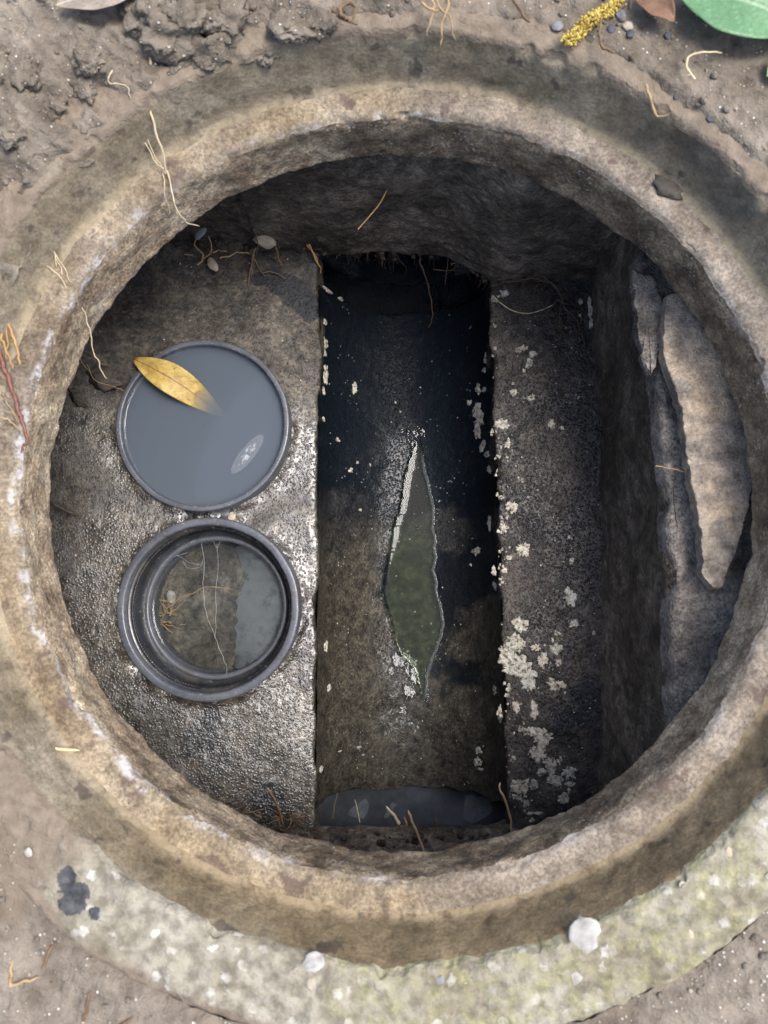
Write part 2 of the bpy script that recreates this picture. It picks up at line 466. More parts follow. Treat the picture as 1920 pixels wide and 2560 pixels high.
wet('pipe_bed', [(0.36, (0.057, 0.052, 0.041)), (0.5, (0.103, 0.094, 0.077)), (0.64, (0.161, 0.147, 0.124))], grain=300, ra=(0.6, 0.8), bumpd=0.0012, speck=0.4, spec=0.1, cell=0.3)
wet('pit_earth', [(0.3, (0.021, 0.017, 0.014)), (0.5, (0.037, 0.030, 0.023)), (0.7, (0.052, 0.043, 0.033))], ra=(0.7, 0.9), spec=0.2)
wet('inlet_dark', [(0.3, (0.018, 0.025, 0.030)), (0.5, (0.039, 0.043, 0.053)), (0.7, (0.069, 0.071, 0.083))], ra=(0.25, 0.5), speck=0.1, spec=0.4)

def mat_crust():
    g = G('lime_crust'); c = g.co()
    oi = g.n('ShaderNodeObjectInfo').outputs['Random']
    cc = g.n('ShaderNodeVectorMath', operation='MULTIPLY_ADD'); g.put(cc.inputs[0], oi); cc.inputs[1].default_value = (3.1, 1.7, 2.3); g.put(cc.inputs[2], c); c = cc.outputs[0]
    n = g.noise(c, 210, 4, 0.72); n2 = g.noise(c, 520, 3, 0.7); b = g.noise(c, 20, 3)
    col = g.ramp(n, [(0.36, (0.06, 0.05, 0.04)), (0.43, (0.27, 0.24, 0.195)), (0.50, (0.46, 0.43, 0.36)), (0.62, (0.60, 0.57, 0.50))])
    col = g.mix(0.6, col, g.ramp(b, [(0.3, (0.75, 0.80, 0.82)), (0.7, (1.08, 1.0, 0.88))]), 'MULTIPLY')
    g.bsdf(col, 0.8, g.bump(g.math('ADD', n, g.math('MULTIPLY', n2, 0.6)), 0.002), 0.3)
mat_crust()

def mat_pvc(name, a, b, rough=(0.28, 0.5)):
    g = G(name); c = g.co()
    n = g.noise(c, 26, 5); f = g.noise(c, 420, 3)
    col = g.ramp(n, [(0.3, a), (0.7, b)])
    sp = g.mr(g.noise(c, 260, 3, 0.6), 0.62, 0.70)
    col = g.mix(g.math('MULTIPLY', sp, 0.5), col, (0.30, 0.30, 0.30))
    gm_ = g.math('MULTIPLY', g.mr(g.noise(c, 34, 4, 0.7), 0.48, 0.66), g.mr(f, 0.4, 0.6, 0.35, 0.8))
    col = g.mix(gm_, col, (0.055, 0.048, 0.038))
    g.bsdf(col, g.mr(g.noise(c, 40, 4), 0.35, 0.65, *rough), g.bump(g.math('ADD', n, g.math('MULTIPLY', f, 0.25)), 0.0006), 0.5)
mat_pvc('pvc_grey', (0.062, 0.068, 0.082), (0.10, 0.108, 0.126), (0.2, 0.42))
mat_pvc('pvc_dark', (0.022, 0.025, 0.030), (0.045, 0.049, 0.057), (0.2, 0.4))
mat_pvc('pipe_reflection', (0.17, 0.185, 0.19), (0.25, 0.265, 0.265), (0.4, 0.6))
mat_pvc('rubber', (0.012, 0.012, 0.013), (0.025, 0.025, 0.027), (0.15, 0.3))

def mat_water(name, tint, rough=0.02, ripple=0.0, film=0.0, filmcol=(0.1, 0.1, 0.1)):
    g = G(name); c = g.co()
    tr = g.n('ShaderNodeBsdfTransparent'); g.put(tr.inputs['Color'], tint)
    gl = g.n('ShaderNodeBsdfGlossy'); gl.inputs['Roughness'].default_value = rough
    fr = g.n('ShaderNodeFresnel'); fr.inputs['IOR'].default_value = 1.33
    if ripple:
        nb = g.bump(g.noise(c, 60, 3), ripple)
        g.put(gl.inputs['Normal'], nb); g.put(fr.inputs['Normal'], nb)
    base = tr.outputs[0]
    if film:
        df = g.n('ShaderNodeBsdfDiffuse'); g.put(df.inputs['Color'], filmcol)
        mf = g.n('ShaderNodeMixShader'); g.put(mf.inputs[0], g.math('MAXIMUM', g.mr(g.noise(c, 30, 4, 0.65), 0.3, 0.8, film * 0.5, film), g.math('MULTIPLY', g.attr('painted_reflection'), 0.6)))
        g.put(df.inputs['Color'], g.mix(g.attr('painted_reflection'), filmcol, (0.22, 0.23, 0.24)))  # grey of a sky reflection mixed into the water colour
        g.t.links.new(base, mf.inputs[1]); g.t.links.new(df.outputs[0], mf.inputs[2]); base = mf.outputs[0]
    mx = g.n('ShaderNodeMixShader')
    g.t.links.new(fr.outputs[0], mx.inputs[0]); g.t.links.new(base, mx.inputs[1]); g.t.links.new(gl.outputs[0], mx.inputs[2])
    g.t.links.new(mx.outputs[0], g.out.inputs['Surface'])
    return g
mat_water('water_clear', (0.74, 0.76, 0.76), 0.015, 0.0002, 0.05, (0.20, 0.22, 0.24))
mat_water('water_puddle', (0.86, 0.93, 0.80), 0.012, 0.0, 0.10, (0.026, 0.044, 0.016))  # green water tint stands for reflected trees
mat_water('water_still', (0.25, 0.27, 0.30), 0.02, 0.0002, 0.85, (0.13, 0.145, 0.165))
mat_water('water_dark', (0.35, 0.38, 0.42), 0.02, 0.0002, 0.3, (0.05, 0.056, 0.066))
gm = mat_water('water_milky', (1, 1, 1), 0.02, 0.0)
pv = gm.n('ShaderNodeVolumePrincipled')
pv.inputs['Color'].default_value = (0.46, 0.54, 0.64, 1)
pv.inputs['Density'].default_value = 110.0
gm.t.links.new(pv.outputs[0], gm.out.inputs['Volume'])

def mat_oval_reflection():
    g = G('oval_reflection'); c = g.co()  # translucent sheet painting an oval sky reflection
    tr = g.n('ShaderNodeBsdfTransparent')
    b = g.n('ShaderNodeBsdfPrincipled'); g.put(b.inputs['Base Color'], (0.42, 0.45, 0.48)); b.inputs['Roughness'].default_value = 0.25
    mp_ = g.map(c, (117.0, 34.5, 1.0)); r, z = g.radius(mp_)
    n = g.noise(g.map(c, (1, 0.6, 1)), 190, 4, 0.7)
    core = g.math('MULTIPLY', g.mr(r, 0.75, 0.35), g.mr(n, 0.42, 0.62, 0.1, 0.75))
    rim = g.math('MULTIPLY', g.mr(r, 1.0, 0.9), 0.16)
    mx = g.n('ShaderNodeMixShader'); g.put(mx.inputs[0], g.math('MAXIMUM', core, rim))
    g.t.links.new(tr.outputs[0], mx.inputs[1]); g.t.links.new(b.outputs[0], mx.inputs[2]); g.t.links.new(mx.outputs[0], g.out.inputs['Surface'])
mat_oval_reflection()
def mat_outlet_reflection():
    g = G('outlet_reflection'); c = g.co()  # translucent pale sheet that paints sky reflections on the outlet water
    tr = g.n('ShaderNodeBsdfTransparent'); b = g.n('ShaderNodeBsdfPrincipled'); g.put(b.inputs['Base Color'], (0.30, 0.33, 0.36)); b.inputs['Roughness'].default_value = 0.15
    mx = g.n('ShaderNodeMixShader'); g.put(mx.inputs[0], g.mr(g.noise(c, 60, 3), 0.3, 0.7, 0.25, 0.55))
    g.t.links.new(tr.outputs[0], mx.inputs[1]); g.t.links.new(b.outputs[0], mx.inputs[2]); g.t.links.new(mx.outputs[0], g.out.inputs['Surface'])
mat_outlet_reflection()

def mat_simple(name, stops, scale=90, rough=0.7, bumpd=0.0006, spec=0.35, detail=5, trans=0.0):
    g = G(name); c = g.co()
    n = g.noise(c, scale, detail, 0.65)
    g.bsdf(g.ramp(n, stops), rough, g.bump(n, bumpd), spec)
mat_simple('root_tan', [(0.3, (0.26, 0.17, 0.085)), (0.7, (0.46, 0.34, 0.19))], 160)
mat_simple('root_pale', [(0.3, (0.42, 0.33, 0.20)), (0.7, (0.62, 0.52, 0.36))], 160)
mat_simple('root_orange', [(0.3, (0.30, 0.16, 0.06)), (0.7, (0.46, 0.29, 0.12))], 140)
mat_simple('root_red', [(0.3, (0.11, 0.038, 0.03)), (0.7, (0.25, 0.11, 0.085))], 140, 0.45)
mat_simple('root_dark', [(0.3, (0.035, 0.024, 0.016)), (0.7, (0.10, 0.07, 0.045))], 160)
mat_simple('twig_brown', [(0.3, (0.09, 0.055, 0.03)), (0.7, (0.22, 0.14, 0.08))], 140)
mat_simple('needle', [(0.3, (0.50, 0.29, 0.10)), (0.7, (0.68, 0.44, 0.18))], 90)
mat_simple('straw', [(0.3, (0.50, 0.40, 0.22)), (0.7, (0.68, 0.57, 0.36))], 120)
mat_simple('catkin_yellow', [(0.3, (0.30, 0.18, 0.03)), (0.5, (0.50, 0.38, 0.09)), (0.75, (0.66, 0.56, 0.20))], 260, 0.8, 0.001)
mat_simple('pebble_white', [(0.36, (0.24, 0.225, 0.20)), (0.5, (0.36, 0.345, 0.32)), (0.64, (0.48, 0.465, 0.44))], 110, 0.8, 0.0006)
mat_simple('pebble_grey', [(0.3, (0.13, 0.135, 0.15)), (0.7, (0.26, 0.265, 0.28))], 120, 0.7)
mat_simple('pebble_tan', [(0.3, (0.30, 0.25, 0.18)), (0.7, (0.48, 0.41, 0.32))], 120, 0.7)
mat_simple('pebble_dark', [(0.3, (0.035, 0.04, 0.05)), (0.7, (0.08, 0.09, 0.11))], 120, 0.6)
mat_simple('mud_lump', [(0.3, (0.055, 0.047, 0.038)), (0.7, (0.11, 0.095, 0.077))], 120, 0.9, 0.0015)
mat_simple('muck_dark', [(0.3, (0.02, 0.016, 0.012)), (0.6, (0.055, 0.042, 0.03)), (0.8, (0.12, 0.09, 0.06))], 150, 0.7, 0.002)
mat_simple('web_grey', [(0.3, (0.35, 0.36, 0.37)), (0.7, (0.5, 0.51, 0.52))], 100, 0.8)

def mat_leaf(name, stops, rib, rough=0.4, spots=0.0, trans=0.15):
    g = G(name); c = g.co()
    n = g.noise(c, 55, 5, 0.6)
    col = g.ramp(n, stops)
    col = g.mix(g.mr(g.attr('rib'), 0.35, 0.95), col, rib)
    col = g.mix(g.mr(g.attr('vein'), 0.1, 0.5, 0.0, 0.35), col, rib)
    col = g.mix(0.5, col, g.ramp(g.noise(c, 300, 4, 0.7), [(0.38, (0.7, 0.7, 0.7)), (0.62, (1.25, 1.25, 1.2))]), 'MULTIPLY')
    if spots:
        col = g.mix(g.math('MULTIPLY', g.mr(g.noise(c, 170, 3), 0.62, 0.70), spots), col, (0.12, 0.07, 0.02))
    col = g.mix(g.mr(g.attr('tip'), 0.2, 1.0), col, (0.09, 0.035, 0.02))
    sx = g.n('ShaderNodeSeparateXYZ'); g.put(sx.inputs[0], c)
    h = g.math('ADD', g.noise(c, 240, 3), g.math('MULTIPLY', g.attr('vein'), 0.5))
    g.bsdf(col, rough, g.bump(h, 0.0005), 0.4)
mat_leaf('leaf_yellow', [(0.36, (0.30, 0.195, 0.045)), (0.5, (0.40, 0.28, 0.07)), (0.64, (0.49, 0.365, 0.12))], (0.20, 0.085, 0.035), 0.5, 0.8)
mat_leaf('leaf_green', [(0.3, (0.075, 0.17, 0.075)), (0.7, (0.12, 0.25, 0.115))], (0.22, 0.34, 0.19), 0.35, 0.0)
mat_leaf('leaf_brown', [(0.3, (0.10, 0.05, 0.03)), (0.7, (0.23, 0.13, 0.075))], (0.16, 0.09, 0.05), 0.6, 0.4)
mat_leaf('leaf_grey', [(0.3, (0.20, 0.165, 0.13)), (0.7, (0.33, 0.28, 0.225))], (0.42, 0.37, 0.30), 0.65, 0.3)

# ================================================================== LARGE STRUCTURE
RC = (0.004, 0.0765)           # centre of the ring in plan
ZC = 0.330                     # top of the concrete collar
ZS = 0.283                     # cover seat
ZL = 0.225                     # bottom of the neck

# ---- manhole ring: one profile turned round the centre, split where its look changes
ring = empty('manhole_ring', (RC[0], RC[1], ZC))
tag(ring, 'round concrete manhole ring with a stepped cover seat around the opening', 'manhole ring')
NA = 1200
TH = np.linspace(0, 2 * math.pi, NA, endpoint=False)
prof = {
    'collar': [(0.3965, -0.060), (0.3965, -0.010), (0.3955, -0.004), (0.3915, 0.0), (0.38, 0.001), (0.36, 0.001), (0.3445, 0.0005), (0.3405, -0.0015), (0.3388, -0.005)],
    'recess_wall': [(0.3388, -0.005), (0.336, -0.015), (0.333, -0.026), (0.330, -0.037), (0.3275, -0.0435), (0.3235, -0.0462)],
    'cover_seat': [(0.3235, -0.0462), (0.320, -0.0468), (0.314, -0.0468), (0.308, -0.0474), (0.304, -0.0492), (0.3012, -0.0530)],
    'neck': [(0.3012, -0.0530), (0.3002, -0.060), (0.2998, -0.075), (0.2995, -0.092), (0.2992, -0.1015), (0.301, -0.1045), (0.306, -0.106)],
}
def angd(a, b):
    return np.abs((a - b + 180) % 360 - 180)
def ring_disp(r, z, th):
    x, y = r * np.cos(th), r * np.sin(th)
    d = 0.0011 * fbm(x * 38, y * 38, z * 38, 3, 3) + 0.0009 * fbm(x * 130, y * 130, z * 130, 3, 8)
    return d
for pname, pp in prof.items():
    P = spline([(a, b, 0) for a, b in pp], 5 if pname != 'collar' else 6)[:, :2]
    rr, zz = P[:, 0][:, None] + 0 * TH, P[:, 1][:, None] + 0 * TH
    th = TH[None, :] + 0 * rr
    deg = np.degrees(th)
    x, y = np.cos(th), np.sin(th)
    wob = 0.0012 * fbm(x * 3, y * 3, zz * 6, 3, 21)
    ed = np.exp(-((zz + 0.051) / 0.006) ** 2)                     # chipped seat edge
    chip = ed * np.clip(fbm(x * 7, y * 7, zz * 40, 5, 33, 0.6) - 0.4, 0, 1) * 0.004
    ed2 = np.exp(-((zz + 0.102) / 0.007) ** 2)
    chip2 = ed2 * np.clip(fbm(x * 6, y * 6, zz * 10, 5, 35, 0.6) - 0.35, 0, 1) * 0.0035
    ed3 = np.exp(-((zz + 0.002) / 0.004) ** 2) * np.exp(-((rr - 0.34) / 0.006) ** 2)
    chip3 = ed3 * np.clip(fbm(x * 30, y * 30, 0 * zz, 4, 37) - 0.2, 0, 1) * 0.006
    d = ring_disp(rr, zz, th)
    wallness = sstep(0.0, 1.0, np.isin(pname, ['recess_wall', 'neck']) * 1.0) + 0 * rr
    r2 = rr + wob + chip + chip2 + chip3 + d * 0.7
    z2 = zz + d - chip * 0.5
    if pname == 'neck':
        r2 = r2 + 0.0013 * fbm(x * 9, y * 9, zz * 30, 3, 40) * sstep(-0.052, -0.07, zz)
    PP = np.stack([r2 * x, r2 * y, z2], -1)
    nz1 = fbm(x * 4, y * 4, zz * 20, 3, 50)
    at = {}
    at['rust'] = np.clip(np.maximum(sstep(75, 25, angd(deg, 225)), sstep(60, 20, angd(deg, 130)) * 0.55) + 0.35 * nz1, 0, 1)
    if pname == 'recess_wall':
        at['rust'] = np.clip(sstep(85, 20, angd(deg, 295)) + 0.3 * nz1, 0, 1)
        at['tar'] = np.clip(sstep(16, 4, angd(deg, 44)) * sstep(0.323, 0.336, rr) + 0.4 * fbm(x * 14, y * 14, zz * 30, 3, 55) - 0.1, 0, 1)
    if pname == 'cover_seat':
        at['lime'] = np.clip(np.maximum(sstep(80, 40, angd(deg, 190)), 0.45) + 0.3 * nz1, 0, 1)
    if pname == 'neck':
        at['dark'] = np.clip(np.maximum(sstep(80, 30, angd(deg, 40)), sstep(60, 25, angd(deg, 275)) * 0.75) + 0.45 * nz1, 0, 1)  # darker side: part stain, part shade painted into the colour
        at['lime'] = np.clip(np.maximum(sstep(95, 50, angd(deg, 190)), 0.3) + 0.3 * nz1, 0, 1)
    if pname == 'collar':
        at['moss'] = np.clip(sstep(52, 12, angd(deg, 292)) + 0.3 * nz1, 0, 1)
        at['dirt'] = np.clip(sstep(25, 42, angd(deg, 263)) * (deg < 263) + sstep(0.382, 0.394, rr) * 0.8 * (angd(deg, 235) < 40) + 0.35 * fbm(x * 12, y * 12, rr * 40, 3, 61), 0, 1)
        X, Y = r2 * x + RC[0], r2 * y + RC[1]
        tar = 0 * X
        for (tx_, ty_), tr_ in zip([(-0.2244, -0.2119), (-0.2225, -0.2211), (-0.2172, -0.2165), (-0.2263, -0.2042), (-0.2061, -0.2302)], (0.009, 0.010, 0.008, 0.007, 0.005)):
            tar = np.maximum(tar, sstep(1.5, 0.4, np.hypot(X - tx_, Y - ty_) / tr_))
        at['tar'] = np.clip(tar + 0.35 * fbm(X * 160, Y * 160, 0, 3, 63) * (tar > 0.02), 0, 1)
    part_ = sheet(pname, PP, {'collar': 'collar_concrete', 'recess_wall': 'recess_concrete', 'cover_seat': 'seat_concrete', 'neck': 'neck_concrete'}[pname], ring, wrap=True, attrs=at)
    if pname == 'collar': collar = part_

# ---- roof slab under the ring (only its underside edge matters: it closes the chamber off)
rs = [(0.304, 0.2235), (0.45, 0.2225), (0.95, 0.2225), (0.95, 0.262), (0.40, 0.262)]
tt = np.linspace(0, 2 * math.pi, 96, endpoint=False)
PP = np.array([[(r * math.cos(t) + RC[0], r * math.sin(t) + RC[1], z) for t in tt] for r, z in rs])
tag(sheet('roof_slab', PP, 'wall_damp', wrap=True), kind='structure')

# ---- ground: bare soil heaped against and over the ring, one sheet out to the horizon
rad = np.concatenate([np.linspace(0, 0.16, 92), 0.16 + np.geomspace(0.003, 40, 46)])
NS = 1440
th = np.linspace(0, 2 * math.pi, NS, endpoint=False)
deg = np.degrees(th)
bare = sstep(9, -7, angd(deg, 294) - 62)          # sector where the collar lies bare (lower edge of the view)
muddy = sstep(26, 18, angd(deg, 208))             # thin mud skin at the lower left
rin = 0.3455 + 0.0045 * fbm(np.cos(th) * 16, np.sin(th) * 16, 0, 4, 70)
rin = rin + 0.003 * sstep(40, 15, angd(deg, 50))
slump = sstep(26, 10, angd(deg, 163))
rin = rin - 0.012 * slump - 0.006 * sstep(22, 8, angd(deg, 125))
rin = rin * (1 - bare) + 0.3945 * bare
rin = np.where(muddy > 0.5, rin - 0.003, rin)
r = rin[None, :] + rad[:, None]
X = r * np.cos(th)[None, :] + RC[0]
Y = r * np.sin(th)[None, :] + RC[1]
ul = sstep(62, 20, angd(deg, 128))[None, :]        # crumbly upper left
t_in = sstep(0.0, 0.012, rad)[:, None]
clod = np.clip(fbm(X * 30, Y * 30, 0, 5, 71, 0.55), -0.9, 1.2)
z = ZC + 0.0045 + 0.004 * fbm(X * 9, Y * 9, 0, 3, 72) + (0.0024 + 0.0085 * ul) * clod + 0.0011 * fbm(X * 150, Y * 150, 0, 3, 73)
z = z + ul * 0.012 * sstep(0.0, 0.05, rad)[:, None]
z = z - bare[None, :] * (0.006 * sstep(250, 225, deg) + 0.0042)[None, :]
z = z - bare[None, :] * 0.004 * sstep(0.012, 0.0, rad)[:, None]
z = z - muddy[None, :] * (0.0022 + 0.7 * (0.0024 * clod)) * sstep(0.06, 0.05, rad)[:, None]
z = z - (1 - t_in) * 0.012 * (1 - bare[None, :])
z = z - (1 - t_in) * (slump * 0.022)[None, :]
hole = [[(-0.1772, 0.3945), (-0.1452, 0.3849), (-0.1405, 0.4100), (-0.2533, 0.3489), (-0.2150, 0.3596), (-0.2906, 0.2764)]]
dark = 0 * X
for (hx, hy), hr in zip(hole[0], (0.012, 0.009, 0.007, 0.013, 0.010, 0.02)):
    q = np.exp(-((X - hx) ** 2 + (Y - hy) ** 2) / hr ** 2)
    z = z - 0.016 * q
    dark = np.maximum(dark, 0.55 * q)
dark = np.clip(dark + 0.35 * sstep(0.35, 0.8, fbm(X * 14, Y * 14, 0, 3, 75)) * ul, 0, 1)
mud = np.clip(muddy[None, :] * sstep(0.075, 0.05, rad)[:, None] + 0 * X, 0, 1)
gnd = sheet('ground', np.stack([X, Y, z], -1), 'soil', wrap=True, attrs={'dark': dark, 'mud': mud})
tag(gnd, kind='structure')
GX, GY, GZ = X[:120], Y[:120], z[:120]
def ground_z(x, y):
    d = (GX - x) ** 2 + (GY - y) ** 2
    return float(GZ.flat[int(np.argmin(d))])

# ---- the earth the chamber is dug into, a box added to block light
def box_sheet(name, x0, x1, y0, y1, z0, z1, mat):
    V = [(x0, y0, z0), (x1, y0, z0), (x1, y1, z0), (x0, y1, z0), (x0, y0, z1), (x1, y0, z1), (x1, y1, z1), (x0, y1, z1)]
    F = [(0, 1, 2, 3), (0, 1, 5, 4), (1, 2, 6, 5), (2, 3, 7, 6), (3, 0, 4, 7)]
    return poly(name, V, F, mat, smooth=False)
tag(box_sheet('added_earth_box', -0.60, 0.60, -0.75, 0.92, -0.30, 0.2215, 'pit_earth'), kind='structure')

# ---- channel geometry
def xl(y): return -0.0868 + 0 * np.asarray(y)
def xr(y): return np.interp(y, [-0.30, 0.36], [0.1284, 0.1131])
CH0, CH1 = -0.2560, 0.3470
pl = np.array([(0.0284, 0.1769), (0.0225, 0.1642), (0.0146, 0.1387), (0.0093, 0.1092), (0.0068, 0.0860), (0.0005, 0.0756), (-0.0039, 0.0463), (-0.0083, 0.0255), (-0.0116, 0.0048), (-0.0137, -0.0138), (-0.0106, -0.0344), (-0.0033, -0.0528), (-0.0007, -0.0692), (0.0018, -0.0834), (0.0059, -0.0936), (0.0151, -0.1007), (0.0229, -0.1098), (0.0284, -0.1220), (0.0326, -0.1381), (0.0350, -0.1502)])
prr = np.array([(0.0358, 0.1769), (0.0385, 0.1641), (0.0430, 0.1387), (0.0502, 0.1091), (0.0536, 0.0881), (0.0522, 0.0713), (0.0551, 0.0546), (0.0541, 0.0359), (0.0561, 0.0214), (0.0511, 0.0089), (0.0572, 0.0007), (0.0571, -0.0200), (0.0617, -0.0364), (0.0663, -0.0569), (0.0626, -0.0691), (0.0584, -0.0834), (0.0542, -0.0936), (0.0496, -0.1007), (0.0459, -0.1098), (0.0438, -0.1219), (0.0425, -0.1381), (0.0412, -0.1502)])
PY0, PY1 = pl[-1, 1], pl[0, 1]
def pud_l(y): return np.interp(y, pl[::-1, 1], pl[::-1, 0])
def pud_r(y): return np.interp(y, prr[::-1, 1], prr[::-1, 0])
WL = -0.1040
def chan_bot(y):
    hw = np.where((y > PY0) & (y < PY1), 0.5 * (pud_r(y) - pud_l(y)), 0.0)
    return hw
ys_ = np.linspace(CH0 - 0.03, CH1 + 0.03, 500)
hw_ = chan_bot(ys_)
ker = np.hanning(41); ker /= ker.sum()
hw_ = np.convolve(np.pad(hw_, 20, 'edge'), ker, 'valid')
zb_ = WL - hw_ ** 2 / 0.150 - 0.0012 * sstep(0, 0.02, hw_) + 0.004 * sstep(0.20, 0.34, ys_) + 0.002 * sstep(-0.14, -0.25, ys_)
cx_ = np.where((ys_ > PY0) & (ys_ < PY1), 0.5 * (pud_l(ys_) + pud_r(ys_)), 0.0195)
cx_ = np.convolve(np.pad(cx_, 20, 'edge'), ker, 'valid')
def chan_z(x, y):
    L, Rr = xl(y), xr(y)
    cx = np.interp(y, ys_, cx_)
    zb = np.interp(y, ys_, zb_)
    s = np.where(x < cx, (cx - x) / (cx - L), (x - cx) / (Rr - cx))
    return zb * np.sqrt(np.clip(1 - np.clip(s, 0, 1) ** 2.0, 0, 1))

ph = np.linspace(0, math.pi, 170)
yy = np.linspace(CH0, CH1, 320)
PH, YY = np.meshgrid(ph, yy)
L, Rr, cx, zb = xl(YY), xr(YY), np.interp(YY, ys_, cx_), np.interp(YY, ys_, zb_)
cs = np.cos(PH)
X = np.where(cs > 0, cx - (cx - L) * cs, cx - (Rr - cx) * cs)
Z = zb * np.sin(PH)
nrm = -np.cos(PH)
amp = 0.0006 * fbm(X * 60, YY * 60, Z * 60, 4, 80) + 0.0004 * fbm(X * 200, YY * 200, Z * 200, 3, 81)
X2 = X - nrm * amp
Z2 = Z + np.sin(PH) * amp - 0.003
# ragged sawn ends
endj = 0.003 * fbm(X * 40, Z * 40, 0, 4, 84)
YJ = YY + np.where(YY < CH0 + 1e-6, endj, 0) + np.where(YY > CH1 - 1e-6, endj, 0)
u_dark = sstep(0.04, 0.16, YY + 0.03 * fbm(X * 18, YY * 18, 0, 4, 85))  # upper end blackened: slime plus shade put into the colour
side = sstep(0.10, 0.04, np.abs(X - 0.06)) * sstep(-0.20, 0.0, YY)
stain = np.clip(1.1 * u_dark + 0.7 * side + 0.55 * fbm(X * 16, YY * 16, 0, 4, 86) - 0.15, 0, 1)  # stain plus the shade painted in through u_dark
brown = np.clip(sstep(0.10, -0.10, YY) * 0.8 + sstep(0.0, -0.05, X) * 0.5 * (1 - u_dark) + 0.3 * fbm(X * 12, YY * 12, 0, 3, 87), 0, 1)
pd_ = np.hypot((X - 0.018) / 0.045, (YY - 0.0) / 0.19)
wetc = np.clip(0.34 + 0.28 * sstep(1.25, 0.75, pd_) + 0.3 * sstep(0.05, 0.02, np.hypot(X - 0.018, YY + 0.165)) + 0.15 * fbm(X * 20, YY * 20, 0, 3, 88) - 0.4 * sstep(0.16, 0.26, YY), 0, 1)
chan = sheet('channel', np.stack([X2, YJ, Z2], -1), 'channel_wet', attrs={'stain': stain, 'brown': brown, 'wet': wetc, 'reflected_green': sstep(0.0005, 0.009, np.minimum(X - pud_l(YY), pud_r(YY) - X) + 0.004 * fbm(X * 70, YY * 70, 0, 4, 89)) * sstep(0.085, 0.03, YY + 0.02 * fbm(X * 40, YY * 40, 0, 3, 99)) * ((YY > PY0) & (YY < PY1)), 'under': ((X > pud_l(YY) - 0.001) & (X < pud_r(YY) + 0.001) & (YY > PY0) & (YY < PY1)).astype(float)})
tag(chan, 'dark half-round concrete drainage channel running through the chamber floor', 'channel')
# thickness of the channel at its two cut ends
for ye, row in ((CH0, 0), (CH1, -1)):
    a = np.stack([X2, YJ, Z2], -1)[row]
    b = a.copy(); b[:, 2] -= 0.05 * np.sin(ph); b[:, 1] += 0.004 if row == 0 else -0.004
    b[:, 0] += (b[:, 0] - 0.02) * 0.05
    sheet('cut_end', np.stack([a, b]), 'channel_wet', chan, attrs={'stain': np.full(2 * len(ph), 0.3), 'brown': np.zeros(2 * len(ph))})

# ---- left benching with the two upright pipes through it
P1 = (-0.2147, 0.1733); P1R = 0.0978
P2 = (-0.2045, -0.0322); P2R = 0.1008
def bench_l_z(x, y):
    return 0.115 * np.clip(-0.0868 - x, 0, 1) ** 1.06
xs = np.concatenate([np.linspace(-0.46, -0.0935, 190), [-0.0905, -0.0885, -0.0872, -0.0868, -0.0866, -0.0866, -0.0866]])
drop = np.concatenate([np.zeros(190), [0.0002, 0.0008, 0.0022, 0.0055, 0.011, 0.019, 0.03]])
ysb = np.linspace(-0.33, 0.415, 372)
X, Y = np.meshgrid(xs, ysb)
edge_w = sstep(-0.10, -0.088, X)
nz = 0.0016 * fbm(X * 13, Y * 13, 0, 2, 90) + 0.0003 * fbm(X * 70, Y * 70, 0, 3, 91) + 0.0003 * fbm(X * 230, Y * 230, 0, 2, 92)
Z = bench_l_z(X, Y) + nz - drop[None, :]
Xe = X + edge_w * (0.0024 * fbm(Y * 30, drop[None, :] * 50 + 0 * Y, 0, 5, 93, 0.65) + 0.0015 * fbm(Y * 7, 0 * Y, 0, 2, 96))
for (px, py), pr in ((P1, P1R), (P2, P2R)):
    d = np.hypot(X - px, Y - py) - pr
    Z = Z + 0.0035 * np.exp(-(d / 0.006) ** 2) * (0.5 + 0.9 * fbm(X * 60, Y * 60, 0, 3, 94))      # mortar fillet round the pipe
st = 0 * X
for (sx, sy), q in zip([(-0.1430, 0.3522), (-0.1281, 0.3420), (-0.1165, 0.3318), (-0.1033, 0.3216), (-0.0983, 0.3115), (-0.1562, 0.3506)], (0.016, 0.02, 0.022, 0.02, 0.016, 0.012)):
    st = np.maximum(st, sstep(1.5, 0.3, np.hypot(X - sx, (Y - sy) * 1.2) / q))
for (sx, sy), q in zip([(-0.2107, -0.1741), (-0.2298, -0.1846), (-0.2037, -0.1992), (-0.2003, -0.1573), (-0.1411, -0.2385), (-0.2204, -0.2221)], (0.03, 0.03, 0.035, 0.02, 0.03, 0.03)):
    st = np.maximum(st, 0.62 * sstep(1.6, 0.2, np.hypot(X - sx, Y - sy) / q))
st = np.clip(st + 0.28 * fbm(X * 20, Y * 20, 0, 4, 95) - 0.05, 0, 1)
def cut_pipes(c):
    return (np.hypot(c[:, 0] - P1[0], c[:, 1] - P1[1]) < P1R - 0.004) | (np.hypot(c[:, 0] - P2[0], c[:, 1] - P2[1]) < P2R - 0.005)
wetm = 0.22 + 0.24 * sstep(0.27, 0.10, Y) + 0.27 * sstep(0.22, 0.13, Y) * sstep(-0.17, -0.11, X) + 0.2 * sstep(0.10, 0.0, Y) + 0.22 * fbm(X * 11, Y * 11, 0, 3, 97) + 0.25 * sstep(1.0, 0.3, np.hypot((X + 0.31) / 0.05, (Y - 0.03) / 0.12)) + 0.2 * sstep(0.03, 0.004, np.hypot(X - P1[0], Y - P1[1]) - P1R) * sstep(0.2, 0.1, Y)
bl = sheet('benching', np.stack([Xe, Y, Z], -1), 'bench_left_wet', cut=cut_pipes, attrs={'stain': st, 'wet': np.clip(wetm, 0, 1)})
tag(bl, 'wide wet sandy concrete benching left of the channel, holding the two pipes', 'benching')

